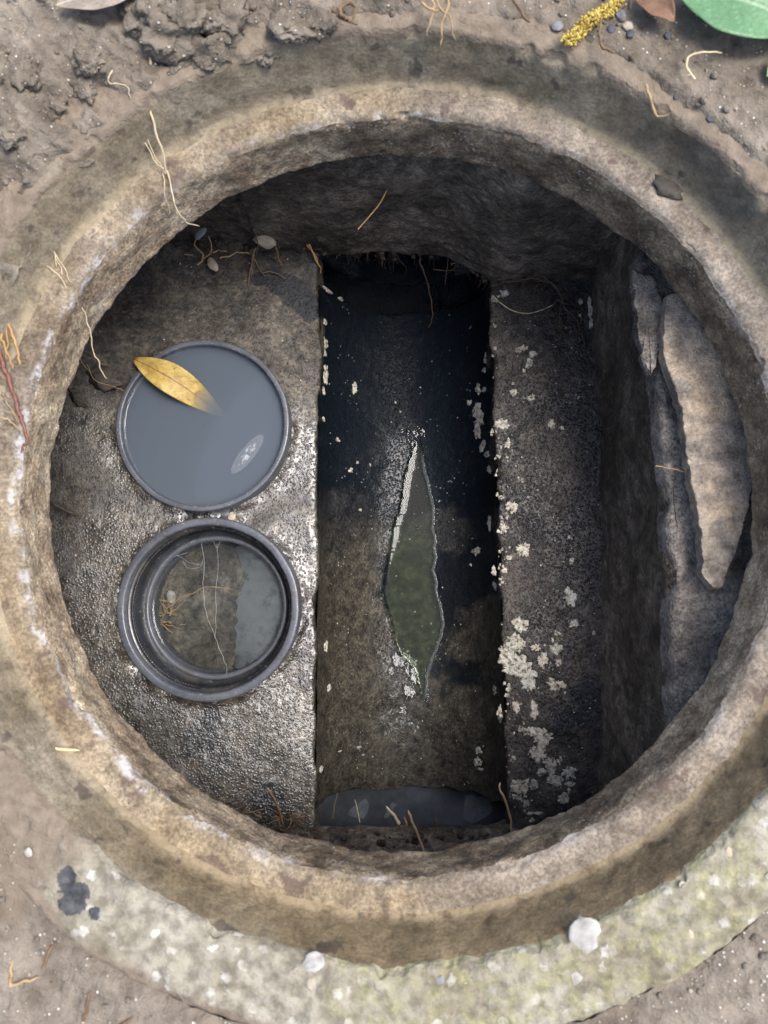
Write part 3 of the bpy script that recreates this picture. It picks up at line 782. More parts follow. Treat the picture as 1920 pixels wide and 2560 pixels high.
# ---- right benching
def rbx(y): return np.interp(y, [-0.30, -0.225, 0.08, 0.20, 0.325, 0.40], [0.2225, 0.2234, 0.2332, 0.2325, 0.2262, 0.2240])
sv = np.concatenate([[0, 0, 0, 0, 0.004, 0.012, 0.025], np.linspace(0.04, 1.0, 70)])
dr = np.concatenate([[0.032, 0.018, 0.008, 0.003, 0.001, 0.0002, 0], np.zeros(70)])
ysb = np.linspace(-0.33, 0.40, 365)
S_, Y = np.meshgrid(sv, ysb)
X = xr(Y) + S_ * (rbx(Y) + 0.006 - xr(Y))
X = X + np.where(S_ < 0.03, 0.0028 * fbm(Y * 36, dr[None, :] * 60 + 0 * Y, 0, 5, 100, 0.65), 0)
Z = 0.003 + 0.012 * S_ - dr[None, :] + 0.0014 * fbm(X * 22, Y * 22, 0, 3, 101) + 0.0007 * fbm(X * 90, Y * 90, 0, 4, 102) + 0.0004 * fbm(X * 240, Y * 240, 0, 2, 103)
st = np.clip(0.45 * fbm(X * 15, Y * 15, 0, 4, 104) + 0.25 * sstep(-0.02, -0.2, Y), 0, 1)
RBX, RBY, RBZ = X, Y, Z
br = sheet('benching', np.stack([X, Y, Z], -1), 'bench_right_wet', attrs={'stain': st})
tag(br, 'narrow dark benching right of the channel, spotted with white crusts', 'benching')
def rb_z(x, y):
    return float(RBZ.flat[int(np.argmin((RBX - x) ** 2 + (RBY - y) ** 2))])

# ---- walls
# far wall: stands behind the opening, lower and nearer over the right benching
xw = np.linspace(-0.47, 0.34, 330)
zw = np.concatenate([np.linspace(0.0, 1.0, 104)])
X, T = np.meshgrid(xw, zw)
ywall = 0.396 - 0.043 * sstep(0.05, 0.135, X) - 0.012 * sstep(-0.17, -0.155, X) + 0.012
zb0 = -0.006 + 0.008 * fbm(X * 22, 0 * X, 0, 4, 110) - 0.03 * (sstep(-0.085, -0.092, X) + sstep(0.112, 0.122, X)) + 0.004
Z = zb0 + T * (0.2220 - zb0)
Y = ywall - 0.05 * (1 - T) * 0.25 + 0.004 * fbm(X * 14, Z * 14, 0, 4, 111) + 0.0018 * fbm(X * 60, Z * 60, 0, 4, 112) + 0.0006 * fbm(X * 190, Z * 190, 0, 2, 113)
Y = Y + 0.010 * np.exp(-((X + 0.163) / 0.003) ** 2) * sstep(0.02, 0.05, Z)      # crack where two blocks meet
Y = np.where(T < 0.012, Y + 0.03, Y)
st = np.clip(0.4 * fbm(X * 12, Z * 12, 0, 4, 114) + 0.1, 0, 1)
tag(sheet('chamber_wall', np.stack([X, Y, Z], -1), 'wall_damp', attrs={'stain': st}, flip=True), 'dark damp wall above the inlet at the far end of the channel', 'wall')
FWX, FWY, FWZ = X, Y, Z

# right wall: plain dark face between the narrow benching and the rubble ledge
ZLED = 0.188
yw = np.linspace(-0.34, 0.42, 330); tw = np.linspace(0, 1, 90)
Y, T = np.meshgrid(yw, tw)
lx = np.interp(Y, [-0.34, -0.16, 0.06, 0.16, 0.30, 0.42], [0.239, 0.2425, 0.2475, 0.242, 0.2265, 0.2265])
Z = -0.02 + T * (ZLED + 0.02)
X = rbx(Y) + 0.001 + (lx - rbx(Y)) * np.clip(Z / ZLED, 0, 1) + 0.0024 * fbm(Y * 18, Z * 18, 0, 4, 120) + 0.0012 * fbm(Y * 70, Z * 70, 0, 4, 121)
X = X + 0.006 * sstep(0.93, 1.0, T)
st = np.clip(0.35 * fbm(Y * 14, Z * 14, 0, 4, 122), 0, 1)
wr = sheet('chamber_wall', np.stack([X, Y, Z], -1), 'wall_damp', attrs={'stain': st})
tag(wr, 'plain dark wall face between the narrow benching and the rubble ledge', 'wall')

# near wall and its dirty sill under the lower edge of the opening
xw = np.linspace(-0.47, 0.34, 300)
prof_n = np.array([(-0.276, -0.014), (-0.2745, -0.004), (-0.2755, 0.004), (-0.279, 0.012), (-0.284, 0.022), (-0.289, 0.034), (-0.295, 0.048), (-0.300, 0.066), (-0.304, 0.10), (-0.306, 0.16), (-0.308, 0.2218)])
pn = spline([(a, b, 0) for a, b in prof_n], 7)
X, K = np.meshgrid(xw, np.arange(len(pn)))
Y = pn[:, 0][K]; Z = pn[:, 1][K]
nn = 0.0035 * fbm(X * 20, Z * 20, Y * 20, 4, 130) + 0.0018 * fbm(X * 80, Z * 80, Y * 80, 4, 131)
over = sstep(-0.086, -0.10, X) + sstep(0.11, 0.13, X)
Y = Y + nn + 0.004 * over; Z = Z + nn * 0.7 - over * 0.012 * (K < 8)
st = np.clip(0.4 * fbm(X * 16, Z * 30, 0, 4, 132), 0, 1)
tag(sheet('chamber_wall', np.stack([X, Y, Z], -1), 'wall_damp', attrs={'stain': st}), 'muddy dark wall with a crumbling sill above the outlet', 'wall')

# left wall, under the ring
yw = np.linspace(-0.34, 0.43, 120); tw = np.linspace(-0.02, 0.2218, 40)
Y, Z = np.meshgrid(yw, tw)
X = -0.448 + 0.004 * fbm(Y * 14, Z * 14, 0, 4, 140)
tag(sheet('chamber_wall', np.stack([X, Y, Z], -1), 'wall_damp', attrs={'stain': 0 * X}, flip=True), 'shadowed wall behind the two pipes, beneath the ring', 'wall')

# ---- rubble ledge on the right wall
xs = np.linspace(0, 1, 110); ys = np.linspace(-0.34, 0.42, 300)
S_, Y = np.meshgrid(xs, ys)
lx = np.interp(Y, [-0.34, -0.16, 0.06, 0.16, 0.30, 0.42], [0.239, 0.2425, 0.2475, 0.242, 0.2265, 0.2265]) + 0.0035 * fbm(Y * 25, 0 * Y, 0, 4, 150)
X = lx + S_ * (0.50 - lx)
Z = ZLED + 0.0016 * fbm(X * 16, Y * 16, 0, 3, 151) + 0.0007 * fbm(X * 90, Y * 90, 0, 4, 152) - 0.02 * sstep(0.015, 0.0, S_)
Z = Z + 0.006 * sstep(0.262, 0.31, X + 0.004 * fbm(Y * 30, X * 30, 0, 3, 153))
st = np.clip(0.4 * fbm(X * 18, Y * 18, 0, 4, 154) + 0.05, 0, 1)
led = sheet('ledge', np.stack([X, Y, Z], -1), 'ledge_mortar', attrs={'stain': st})
tag(led, 'rough grey mortar ledge on top of the right wall', 'ledge')

def slab_from(name, outline, z0, thick, mat, seed, tilt=(0, 0), parent=None, dome=0.0):
    """thick stone with a traced plan outline: broken sides, slightly uneven top"""
    O = spline([(a, b, 0) for a, b in outline] + [(*outline[0], 0)], 7)[:-1, :2]
    c = O.mean(0)
    n = len(O)
    a = np.arange(n)
    O = O + 0.0016 * np.stack([vn(a * 0.45, a * 0 + seed), vn(a * 0.45, a * 0 + seed + 40)], 1) + 0.0008 * np.stack([vn(a * 1.3, a * 0 + seed), vn(a * 1.3, a * 0 + seed + 50)], 1)
    rows = []
    for s, h in [(0.0, 1), (0.25, 1), (0.5, 1), (0.7, 1), (0.85, 1), (0.94, 1), (0.985, 0.93), (1.0, 0.72), (1.004, 0.4), (0.99, 0.0)]:
        Q = c + (O - c) * s
        zz = z0 + thick * (h - 1) + tilt[0] * (Q[:, 0] - c[0]) + tilt[1] * (Q[:, 1] - c[1]) + dome * (1 - s * s)
        zz = zz + (0.0012 * fbm(Q[:, 0] * 30, Q[:, 1] * 30, 0, 3, seed) + 0.0003 * fbm(Q[:, 0] * 150, Q[:, 1] * 150, 0, 3, seed + 1)) * (1.0 if h > 0.5 else 0.3)
        Q = Q + (0.0012 * fbm(Q[:, 0] * 90, Q[:, 1] * 90, h * 3, 3, seed + 2))[:, None] * (0 if h == 1 else 1)
        rows.append(np.column_stack([Q, zz]))
    P = np.array(rows)
    stn = np.clip(0.35 * fbm(P[..., 0] * 25, P[..., 1] * 25, 0, 4, seed + 5), 0, 1)
    return sheet(name, P, mat, parent, wrap=True, attrs={'stain': stn}, flip=True)

def ladder(a, b, n):
    A = spline([(x, y, 0) for x, y in a], 8)[:, :2]; B = spline([(x, y, 0) for x, y in b], 8)[:, :2]
    def rs_(P):
        d = np.concatenate([[0], np.cumsum(np.hypot(*np.diff(P, axis=0).T))]); t = np.linspace(0, d[-1], n)
        return np.stack([np.interp(t, d, P[:, 0]), np.interp(t, d, P[:, 1])], 1)
    return rs_(A), rs_(B)
LA, LB = ladder([(0.2457, 0.2551), (0.2403, 0.2258), (0.2405, 0.1983), (0.2465, 0.1766), (0.2518, 0.1551), (0.2546, 0.1325), (0.2564, 0.1079), (0.2596, 0.0856), (0.2636, 0.0635), (0.2662, 0.0393), (0.2682, 0.0218), (0.2664, 0.0065), (0.2710, -0.0021), (0.2773, -0.0093)], [(0.2480, 0.2558), (0.2698, 0.2407), (0.2827, 0.2256), (0.2930, 0.2027), (0.3035, 0.1776), (0.3088, 0.1549), (0.3132, 0.1279), (0.3146, 0.1078), (0.3120, 0.0833), (0.3083, 0.0612), (0.3021, 0.0436), (0.2976, 0.0283), (0.2919, 0.0152), (0.2828, -0.0054), (0.2794, -0.0097)], 150)
sv = np.array([-0.004, -0.006, -0.004, 0, 0.012, 0.03, 0.06] + list(np.linspace(0.1, 0.9, 20)) + [0.94, 0.97, 0.988, 1.0, 1.004, 1.006, 1.004])
hv = np.array([0, 0.5, 0.88, 0.985, 1, 1, 1] + [1] * 20 + [1, 1, 1, 0.985, 0.88, 0.5, 0])
kk = np.arange(150)
LA = LA + 0.0011 * np.stack([vn(kk * 0.2, kk * 0.0, 0, 5), 0 * kk], 1) + 0.0007 * np.stack([vn(kk * 0.6, kk * 0.0, 0, 6), 0 * kk], 1)
LB = LB + 0.0011 * np.stack([vn(kk * 0.2, kk * 0.0 + 9, 0, 5), 0 * kk], 1) + 0.0007 * np.stack([vn(kk * 0.6, kk * 0.0 + 9, 0, 6), 0 * kk], 1)
XY = LA[:, None] + (LB - LA)[:, None] * sv[None, :, None]
zt = 0.2115 - 0.014 * (1 - hv)[None, :] + 0.00025 * fbm(XY[..., 0] * 9, XY[..., 1] * 9, 0, 2, 160)
ends = np.minimum(kk, 149 - kk)
zt = zt - 0.016 * sstep(1.6, 0.0, ends)[:, None]
stn = np.clip(0.35 * fbm(XY[..., 0] * 25, XY[..., 1] * 25, 0, 4, 165), 0, 1)
sl1 = sheet('stone_slab', np.concatenate([XY, zt[..., None]], -1), 'slab_stone', attrs={'stain': stn})
tag(sl1, 'long flat pale stone slab lying on the ledge under the ring', 'stone slab')
st2 = slab_from('ledge_stone', [(0.2188, 0.2819), (0.2346, 0.2747), (0.2437, 0.2604), (0.2437, 0.2369), (0.2393, 0.2065), (0.2330, 0.1833), (0.2254, 0.1973), (0.2209, 0.2300), (0.2186, 0.2606)], 0.1985, 0.010, 'ledge_mortar', 170)
tag(st2, 'small dark grey stone at the upper end of the ledge', 'stone')

def crust_mesh(seed, rx, ry, hgt, lobes=0.35, mat='lime_crust'):
    k, nr = 56, 6
    t = np.linspace(0, 2 * math.pi, k, endpoint=False)
    rad_ = np.clip(1 + lobes * fbm(np.cos(t) * 0.9 + seed * 3.3, np.sin(t) * 0.9, 0, 2, seed, 0.5) + 0.30 * fbm(np.cos(t) * 4.2 + seed, np.sin(t) * 5, 0, 2, seed + 1), 0.35, 1.7)
    rows = []
    for s, h in [(0.02, 1), (0.35, 1), (0.62, 0.95), (0.82, 0.8), (0.95, 0.45), (1.0, -0.5)]:
        x = np.cos(t) * rad_ * s * rx; y = np.sin(t) * rad_ * s * ry
        z = hgt * (h + 0.45 * vn(x / max(rx, ry) * 4 + seed, y / max(rx, ry) * 4, 0, seed) * (h > 0))
        rows.append(np.stack([x, y, z], -1))
    P = np.array(rows)
    return mesh_np('crust', P.reshape(-1, 3), grid_faces(nr, k, True)[:, ::-1], mat)

# ================================================================== PIPES AND WATER
def lathe(name, prof_, mat, parent, k=128, sub=1, wob=0.0, seed=0, flip=False):
    P = np.array(prof_)
    t = np.linspace(0, 2 * math.pi, k, endpoint=False)
    rr = P[:, 0][:, None] * np.ones(k)
    if wob: rr = rr + wob * vn(np.cos(t)[None, :] * 3 + seed, np.sin(t)[None, :] * 3, P[:, 1][:, None] * 20)
    PP = np.stack([rr * np.cos(t), rr * np.sin(t), P[:, 1][:, None] + 0 * rr], -1)
    return sheet(name, PP, mat, parent, wrap=True, flip=flip)

# far pipe: brim-full of milky water
pz = 0.0300
pipe1 = empty('drain_pipe', (P1[0], P1[1], 0.0))
tag(pipe1, 'upright grey plastic pipe brim-full of cloudy water', 'pipe')
ri = P1R - 0.0062
lathe('pipe_wall', [(P1R, -0.10), (P1R, pz - 0.0012), (P1R - 0.0006, pz - 0.0003), (P1R - 0.0018, pz), (ri + 0.0016, pz), (ri + 0.0005, pz - 0.0004), (ri, pz - 0.0016), (ri, -0.10)], 'pvc_grey', pipe1, 160, wob=0.0006)
lathe('pipe_base', [(ri, -0.0995), (0.0005, -0.0995)], 'pvc_dark', pipe1, 96)
# milky water body: a closed plug with a meniscus at the wall
wl1 = 0.0228
prof_w = [(0.0004, wl1), (0.03, wl1), (0.06, wl1), (ri - 0.006, wl1), (ri - 0.003, wl1 + 0.0002), (ri - 0.0012, wl1 + 0.0008), (ri - 0.0003, wl1 + 0.0018), (ri - 0.0003, -0.05), (0.05, -0.0501), (0.0004, -0.0501)]
wm = lathe('milky_water', prof_w, 'water_milky', None, 128, flip=True)
wm.location = (P1[0], P1[1], 0)
# close the tiny poles
tag(wm, kind='structure')

mp = [(-0.1648, 0.1406)][0]
sf = sheet('reflection_oval', np.stack([np.stack([np.cos(np.linspace(0, 2 * math.pi, 48, endpoint=False)) * r_ * 0.0085, np.sin(np.linspace(0, 2 * math.pi, 48, endpoint=False)) * r_ * 0.029, 0.00035 * (1 - r_ ** 4) + 0 * np.linspace(0, 1, 48)], -1) for r_ in (0.02, 0.3, 0.5, 0.7, 0.85, 0.95, 1.0)]), 'oval_reflection', None, wrap=True, flip=True)
sf.location = (mp[0], mp[1], wl1 + 0.0003); sf.rotation_euler = (0, 0, R(-38))  # added sheet standing for bright sky mirrored in the water
tag(sf, 'painted pale oval reflection on the cloudy water of the far pipe', 'painted_reflection')

# near pipe: open socket with rubber ring, inner pipe, clear water and a painted sky reflection
pipe2 = empty('drain_pipe', (P2[0], P2[1], 0.0))
tag(pipe2, 'upright grey plastic pipe socket holding clear water with debris below', 'pipe')
r2 = P2R; q2 = P2R - 0.0088
lathe('socket', [(r2, -0.09), (r2, pz - 0.0015), (r2 - 0.0007, pz - 0.0004), (r2 - 0.002, pz), (q2 + 0.002, pz), (q2 + 0.0006, pz - 0.0005), (q2, pz - 0.002), (q2 - 0.0005, 0.019), (q2 - 0.0005, 0.0185)], 'pvc_grey', pipe2, 160, wob=0.0006)
gasket = lathe('gasket', [(q2 - 0.0005, 0.0190), (q2 - 0.0025, 0.0185), (q2 - 0.0040, 0.0168), (q2 - 0.0042, 0.0145), (q2 - 0.0030, 0.0125), (q2 - 0.0008, 0.0118)], 'rubber', pipe2, 160)
lathe('socket_lining', [(q2 - 0.0010, 0.0122), (q2 - 0.0015, 0.004), (q2 - 0.0022, -0.012), (q2 - 0.004, -0.0165), (0.0822, -0.0170)], 'pvc_dark', pipe2, 160)
ipr = 0.0765
lathe('inner_pipe', [(0.0826, -0.0130), (0.0822, -0.0098), (0.0816, -0.0088), (0.0786, -0.0088), (0.0777, -0.0094), (ipr, -0.0110), (ipr, -0.075), (ipr - 0.001, -0.105)], 'pvc_grey', pipe2, 160, wob=0.0003)
# twisted cord look of the rubber lip: a fine bead string along the left of the gasket
t = np.linspace(R(120), R(262), 260)
br_ = 0.0009 * (1 + 0.28 * np.sin(np.arange(260) * 1.75))
Vb, Fb = tube_vf(np.column_stack([(q2 - 0.0042) * np.cos(t), (q2 - 0.0042) * np.sin(t), 0.0158 + 0 * t]), br_, 8)
link(bpy.data.objects.new('gasket_lip', mesh_np('gasket_lip', Vb, Fb, 'rubber')), gasket)
# silty bed, and a pale side added to paint the sky reflection
xs = np.linspace(-ipr, ipr, 80)
X, Y = np.meshgrid(xs, xs)
Z = -0.048 + 0.003 * fbm(X * 30, Y * 30, 0, 4, 200) + 0.0016 * fbm(X * 110, Y * 110, 0, 3, 201)
sheet('silt_bed', np.stack([X, Y, Z], -1), 'pipe_bed', pipe2, cut=lambda c: np.hypot(c[:, 0], c[:, 1]) > ipr + 0.0005, attrs={'stain': np.clip(0.5 * fbm(X * 30, Y * 30, 0, 3, 202), 0, 1)})
ang = np.linspace(R(-72), R(72), 60); ss = np.linspace(0, 1, 14)
A_, S_ = np.meshgrid(ang, ss)
edge_x = 0.012 + 0.0012 * vn(A_ * 14, 0 * A_)
rx = ipr - 0.0008
Xo = rx * np.cos(A_); Yo = rx * np.sin(A_)
Xi = np.maximum(0.0, 0) + edge_x
Xb = Xo + (np.minimum(Xi, Xo) - Xo) * S_
Zb = -0.026 - 0.027 * S_ ** 1.5 + 0.0012 * np.sin(A_ * 30) * (1 - S_)
sheet('sky_reflection', np.stack([Xb, Yo * (1 - 0.02 * S_), Zb], -1), 'pipe_reflection', pipe2)  # pale surface stands for sky reflected in the water
wl2 = -0.0150
prof_w = [(0.0004, wl2), (0.04, wl2), (ipr - 0.005, wl2), (ipr - 0.002, wl2 + 0.0004), (ipr - 0.0004, wl2 + 0.0016)]
wc = lathe('clear_water', prof_w, 'water_clear', None, 128)
wc.location = (P2[0], P2[1], 0)
tag(wc, kind='structure')
# dark web moulded between the two pipes
dv = np.array([P2[0] - P1[0], P2[1] - P1[1]]); dl = np.hypot(*dv); dv /= dl
pv_ = np.array([-dv[1], dv[0]])
mid0 = np.array(P1) + dv * (P1R - 0.008); mid1 = np.array(P2) - dv * (P2R - 0.008)
rows = []
for t in np.linspace(0, 1, 9):
    m = mid0 + (mid1 - mid0) * t
    hw = 0.031
    for s in np.linspace(-1, 1, 15):
        p = m + pv_ * s * hw
        z = 0.0135 + 0.004 * (1 - s ** 4) - 0.003 * math.exp(-((t - 0.5) / 0.3) ** 2) + (-0.014 if abs(s) > 0.99 else 0)
        rows.append((p[0] - P2[0], p[1] - P2[1], z))
sheet('joining_web', np.array(rows).reshape(9, 15, 3), 'pvc_dark', pipe2)

# puddle in the channel, with its meniscus creeping up the concrete
ny = 420
yy = np.linspace(PY0 + 0.0005, PY1 - 0.0005, ny)
ksm = np.hanning(31); ksm /= ksm.sum()
sm_ = lambda a: np.convolve(np.pad(a, 15, 'edge'), ksm, 'valid')
lw = sm_(pud_l(yy)) + 0.0008 * vn(yy * 62, 0 * yy, 0, 4) + 0.0008 * vn(yy * 170, 0 * yy, 0, 5) + 0.0004 * vn(yy * 420, 0 * yy, 0, 6)
rw = sm_(pud_r(yy)) + 0.0008 * vn(yy * 62, 0 * yy + 7, 0, 4) + 0.0008 * vn(yy * 170, 0 * yy + 7, 0, 5) + 0.0004 * vn(yy * 420, 0 * yy + 7, 0, 6)
sv = np.array([0, 0.03, 0.06, 0.10, 0.14, 0.19, 0.25, 0.35, 0.5, 0.65, 0.75, 0.81, 0.86, 0.90, 0.92, 0.94, 0.955, 0.97, 0.985, 1.0])
S_, YY = np.meshgrid(sv, yy)
X = lw[:, None] + S_ * (rw - lw)[:, None]
dd = np.minimum(X - lw[:, None], rw[:, None] - X)
endf = (sstep(PY0, PY0 + 0.03, YY) * sstep(PY1, PY1 - 0.02, YY))
dl_ = X - lw[:, None]; dr_ = rw[:, None] - X
bandw = (0.0035 + 0.0095 * sstep(0.005, 0.05, YY) * sstep(PY1 + 0.01, PY1 - 0.03, YY)) * (0.9 + 0.2 * vn(YY * 22, 0 * YY, 0, 9))
bandw = np.minimum(bandw, 0.42 * (rw - lw)[:, None])
Z = WL + 0.0004 + 0.22 * np.clip(bandw - dl_, 0, 1) ** 1.06 + 0.0016 * np.exp(-dr_ / 0.0022) + 0.0009 * np.exp(-dl_ / 0.0012)
Z = np.maximum(Z, chan_z(X, YY) - 0.0030 + 0.0010)
Z[:, 0] -= 0.0025; Z[:, -1] -= 0.0025
painted_reflection = sstep(0.0050, 0.0034, rw[:, None] - X) * sstep(PY1, PY1 - 0.03, YY) * 0.7  # sky reflection painted as a grey strip on the right margin
sheet_p = sheet('puddle', np.stack([X, YY, Z], -1), 'water_puddle', attrs={'painted_reflection': painted_reflection})
tag(sheet_p, kind='structure')
tail = [(0.0089, -0.1017), (0.0192, -0.1098), (0.0264, -0.1159), (0.0284, -0.1240), (0.0212, -0.1381), (0.0252, -0.1452), (0.0172, -0.0936), (0.0090, -0.0895), (0.0018, -0.0977), (-0.0024, -0.1139), (0.0129, -0.1643), (0.0244, -0.1017), (0.0284, 0.1737), (0.0200, 0.1876), (0.0295, 0.1897), (0.0390, 0.1876), (0.0338, 0.1961), (0.0095, 0.1919), (0.0417, -0.1260), (0.0426, -0.1421), (0.0405, -0.1552)]
tsz = [(26, 34), (22, 40), (16, 44), (18, 34), (26, 40), (24, 20), (20, 24), (26, 18), (18, 22), (14, 26), (26, 22), (18, 26), (16, 22), (12, 26), (16, 20), (14, 22), (16, 14), (12, 12), (8, 40), (8, 40), (9, 22)]
for i, ((x, y), (a, b)) in enumerate(zip(tail, tsz)):
    k_ = 0.407 / 1.1573 / 1661.6 * 0.985 * 1.5
    z_ = float(chan_z(np.array(x), np.array(y)))
    o = put('water_film', crust_mesh(900 + i, a * k_, b * k_, 0.0009, 0.6, 'water_clear'), (x, y, z_ - 0.0017), 1.0, ((-0.13 if y < 0 else 0.0) + 0.03 * math.sin(i * 2.3), 0.18 + 0.03 * math.sin(i * 1.7), 0))
    o.parent = sheet_p

# still water at the outlet and in the inlet
def water_sheet(name, x0, x1, y0, y1, z, mat, n=24):
    X, Y = np.meshgrid(np.linspace(x0, x1, n), np.linspace(y0, y1, n))
    return tag(sheet(name, np.stack([X, Y, z + 0.0003 * fbm(X * 20, Y * 20, 0, 2, 220)], -1), mat), kind='structure')
water_sheet('outlet_water', -0.13, 0.17, -0.62, CH0 + 0.006, -0.118, 'water_still')
water_sheet('inlet_water', -0.13, 0.17, CH1 - 0.004, 0.86, -0.1095, 'water_dark')

for i, (pts, lab) in enumerate([([(-0.0590, -0.2960), (-0.0549, -0.2885), (-0.0440, -0.2813), (-0.0358, -0.2760), (-0.0311, -0.2826), (-0.0325, -0.2919), (-0.0385, -0.2999), (-0.0494, -0.2986)], 'angular painted sky reflection on the outlet water, left of the white stalk'), ([(-0.0125, -0.2998), (-0.0098, -0.2892), (-0.0029, -0.2804), (0.0039, -0.2825), (-0.0016, -0.2905), (-0.0071, -0.2984)], 'slim painted sky reflection in the middle of the outlet water'), ([(0.0871, -0.2994), (0.0900, -0.2715), (0.0996, -0.2702), (0.1064, -0.2755), (0.1160, -0.2715), (0.1221, -0.2807), (0.1239, -0.2900), (0.1157, -0.2980), (0.0993, -0.3060)], 'large painted sky reflection at the right of the outlet water')]):
    O = np.array(pts); c0 = O.mean(0); rows = []
    for s_ in (0.02, 0.5, 0.85, 0.97, 1.0):
        rows.append(np.column_stack([(O - c0) * s_, np.full(len(O), 0.0004 * (1 - s_ ** 4))]))
    o = sheet('reflection_patch', np.array(rows), 'outlet_reflection', None, wrap=True, flip=True, smooth=False, loc=(c0[0], c0[1], -0.1172))  # added sheet, a painted patch of reflected sky
    tag(o, lab, 'film')  # these film sheets are painted sky reflections

# outlet and inlet pipes under the walls (dark bores)
def bore(name, y0, y1, cx, cz, r, label):
    e = empty(name, (cx, (y0 + y1) / 2, cz - r))
    tag(e, label, 'pipe')
    k = 72
    t = np.linspace(0, 2 * math.pi, k, endpoint=False)
    ys = np.linspace(y0, y1, 12) - (y0 + y1) / 2
    PP = np.stack([np.cos(t)[None, :] * r + 0 * ys[:, None], ys[:, None] + 0 * t[None, :], r + np.sin(t)[None, :] * r + 0 * ys[:, None]], -1)
    sheet('bore', PP, 'inlet_dark', e, wrap=True, attrs={'stain': np.zeros(12 * k)})
    ring_ = []
    for rr_, dy in ((r, 0), (r + 0.006, 0), (r + 0.006, 0.02)):
        s = 1 if y1 > 0.3 else -1
        ring_.append(np.stack([np.cos(t) * rr_, 0 * t + (ys[0] if s > 0 else ys[-1]) + s * dy - s * 0.001, r + np.sin(t) * rr_], -1))
    sheet('pipe_end', np.array(ring_), 'pvc_dark', e, wrap=True)
    return e
bore('inlet_pipe', 0.40, 0.85, 0.018, -0.028, 0.104, 'black bore of the inlet pipe beyond the far end of the channel')
bore('outlet_pipe', -0.62, -0.300, 0.020, -0.040, 0.140, 'dark outlet pipe under the near wall, holding grey water')

# ================================================================== CRUSTS ON THE BENCHING AND CHANNEL
def px_m(d): return 0.4822 / 1.1573 / 1661.6 * 0.88 * d      # crop pixels of the measured plan to metres
# (plan position, half sizes in mm)
CR = []
for (x, y), (a, b) in zip([(0.1287, 0.3330), (0.1163, 0.3268), (0.2268, 0.3136), (0.2286, 0.2929), (0.1512, 0.2669), (0.1616, 0.2589), (0.1565, 0.2475), (0.1387, 0.2136), (0.1572, 0.2072), (0.1244, 0.1787), (0.1803, 0.1763), (0.1921, 0.1723), (0.1307, 0.1547), (0.1139, 0.1687), (0.1233, 0.0930), (0.1473, 0.1118), (0.1305, 0.1396), (0.1539, 0.0919), (0.1352, 0.0820), (0.1434, 0.2658)],
        [(22, 24), (8, 18), (15, 42), (9, 32), (20, 16), (20, 17), (17, 26), (22, 20), (13, 13), (34, 30), (22, 22), (14, 12), (22, 30), (9, 18), (12, 12), (8, 14), (9, 9), (10, 10), (26, 24), (8, 8)]):
    CR.append((x, y, a, b))
for (x, y), (a, b) in zip([(0.1465, 0.0345), (0.1261, 0.0586), (0.1311, 0.0247), (0.1255, 0.0100), (0.1146, 0.0073), (0.1363, 0.0794), (0.1975, -0.0197), (0.1408, -0.0509), (0.1362, -0.0723), (0.1274, -0.0829), (0.1401, -0.0957), (0.1293, -0.0999), (0.1507, -0.1042), (0.1495, -0.1169), (0.1577, -0.0765), (0.1802, -0.0761), (0.1816, -0.1168), (0.1823, -0.0605), (0.1660, -0.0893), (0.1831, -0.0935), (0.1373, -0.1412), (0.1561, -0.1443), (0.1518, -0.1694), (0.1667, -0.1736), (0.1610, -0.1924), (0.1725, -0.2007), (0.1412, -0.1663), (0.1328, -0.1991), (0.1413, -0.2267), (0.1547, -0.2266), (0.1622, -0.2115), (0.1734, -0.2127), (0.1785, -0.2214), (0.1935, -0.2120), (0.1887, -0.2400), (0.1459, -0.2463), (0.1379, -0.2401), (0.2034, -0.0498), (0.1994, 0.0193), (0.1286, -0.1228), (0.1190, -0.1475), (0.2000, 0.0454), (0.2225, -0.0594), (0.1933, -0.2234), (0.1483, -0.2566), (0.1588, -0.2555)],
        [(34, 40), (22, 26), (18, 14), (16, 16), (12, 26), (20, 30), (32, 38), (36, 36), (48, 50), (46, 52), (60, 56), (38, 34), (44, 50), (40, 36), (22, 22), (26, 24), (42, 38), (18, 16), (26, 30), (16, 20), (24, 30), (22, 36), (40, 26), (48, 40), (36, 30), (30, 36), (18, 14), (18, 14), (46, 34), (18, 22), (22, 20), (20, 24), (40, 26), (34, 22), (32, 22), (16, 14), (14, 14), (26, 30), (13, 14), (14, 10), (13, 30), (10, 9), (10, 12), (22, 12), (16, 8), (24, 8)]):
    CR.append((x, y, a, b))
for i, (x, y, a, b) in enumerate(CR):
    me = crust_mesh(300 + i, px_m(a), px_m(b), 0.0010 + 0.00003 * min(a, b), 0.5 if max(a, b) > 24 else 0.35)
    put('crust', me, (x, y, max(rb_z(x, y), 0.001) + 0.0004), 1.0, (0, 0, 0), br)
# satellites round the larger crusts and along the channel edge
for i in range(120):
    if i < 75:
        x, y, a, b = CR[rng.integers(0, len(CR))]
        q = rng.uniform(0, 6.28); d = px_m(max(a, b)) * rng.uniform(1.1, 2.6)
        x, y = x + d * math.cos(q), y + d * math.sin(q)
    else:
        y = rng.uniform(-0.25, 0.30); x = float(xr(y)) + rng.uniform(-0.001, 0.004)
    if x > rbx(y) - 0.004 or x < xr(y) - 0.002: continue
    s = rng.uniform(0.0007, 0.0022)
    me = crust_mesh(500 + i, s, s * rng.uniform(0.7, 1.8), 0.0009, 0.5)
    put('crust', me, (x, y, max(rb_z(x, y), -0.001) + 0.0002), 1.0, (0, 0, rng.uniform(-0.4, 0.4)), br)
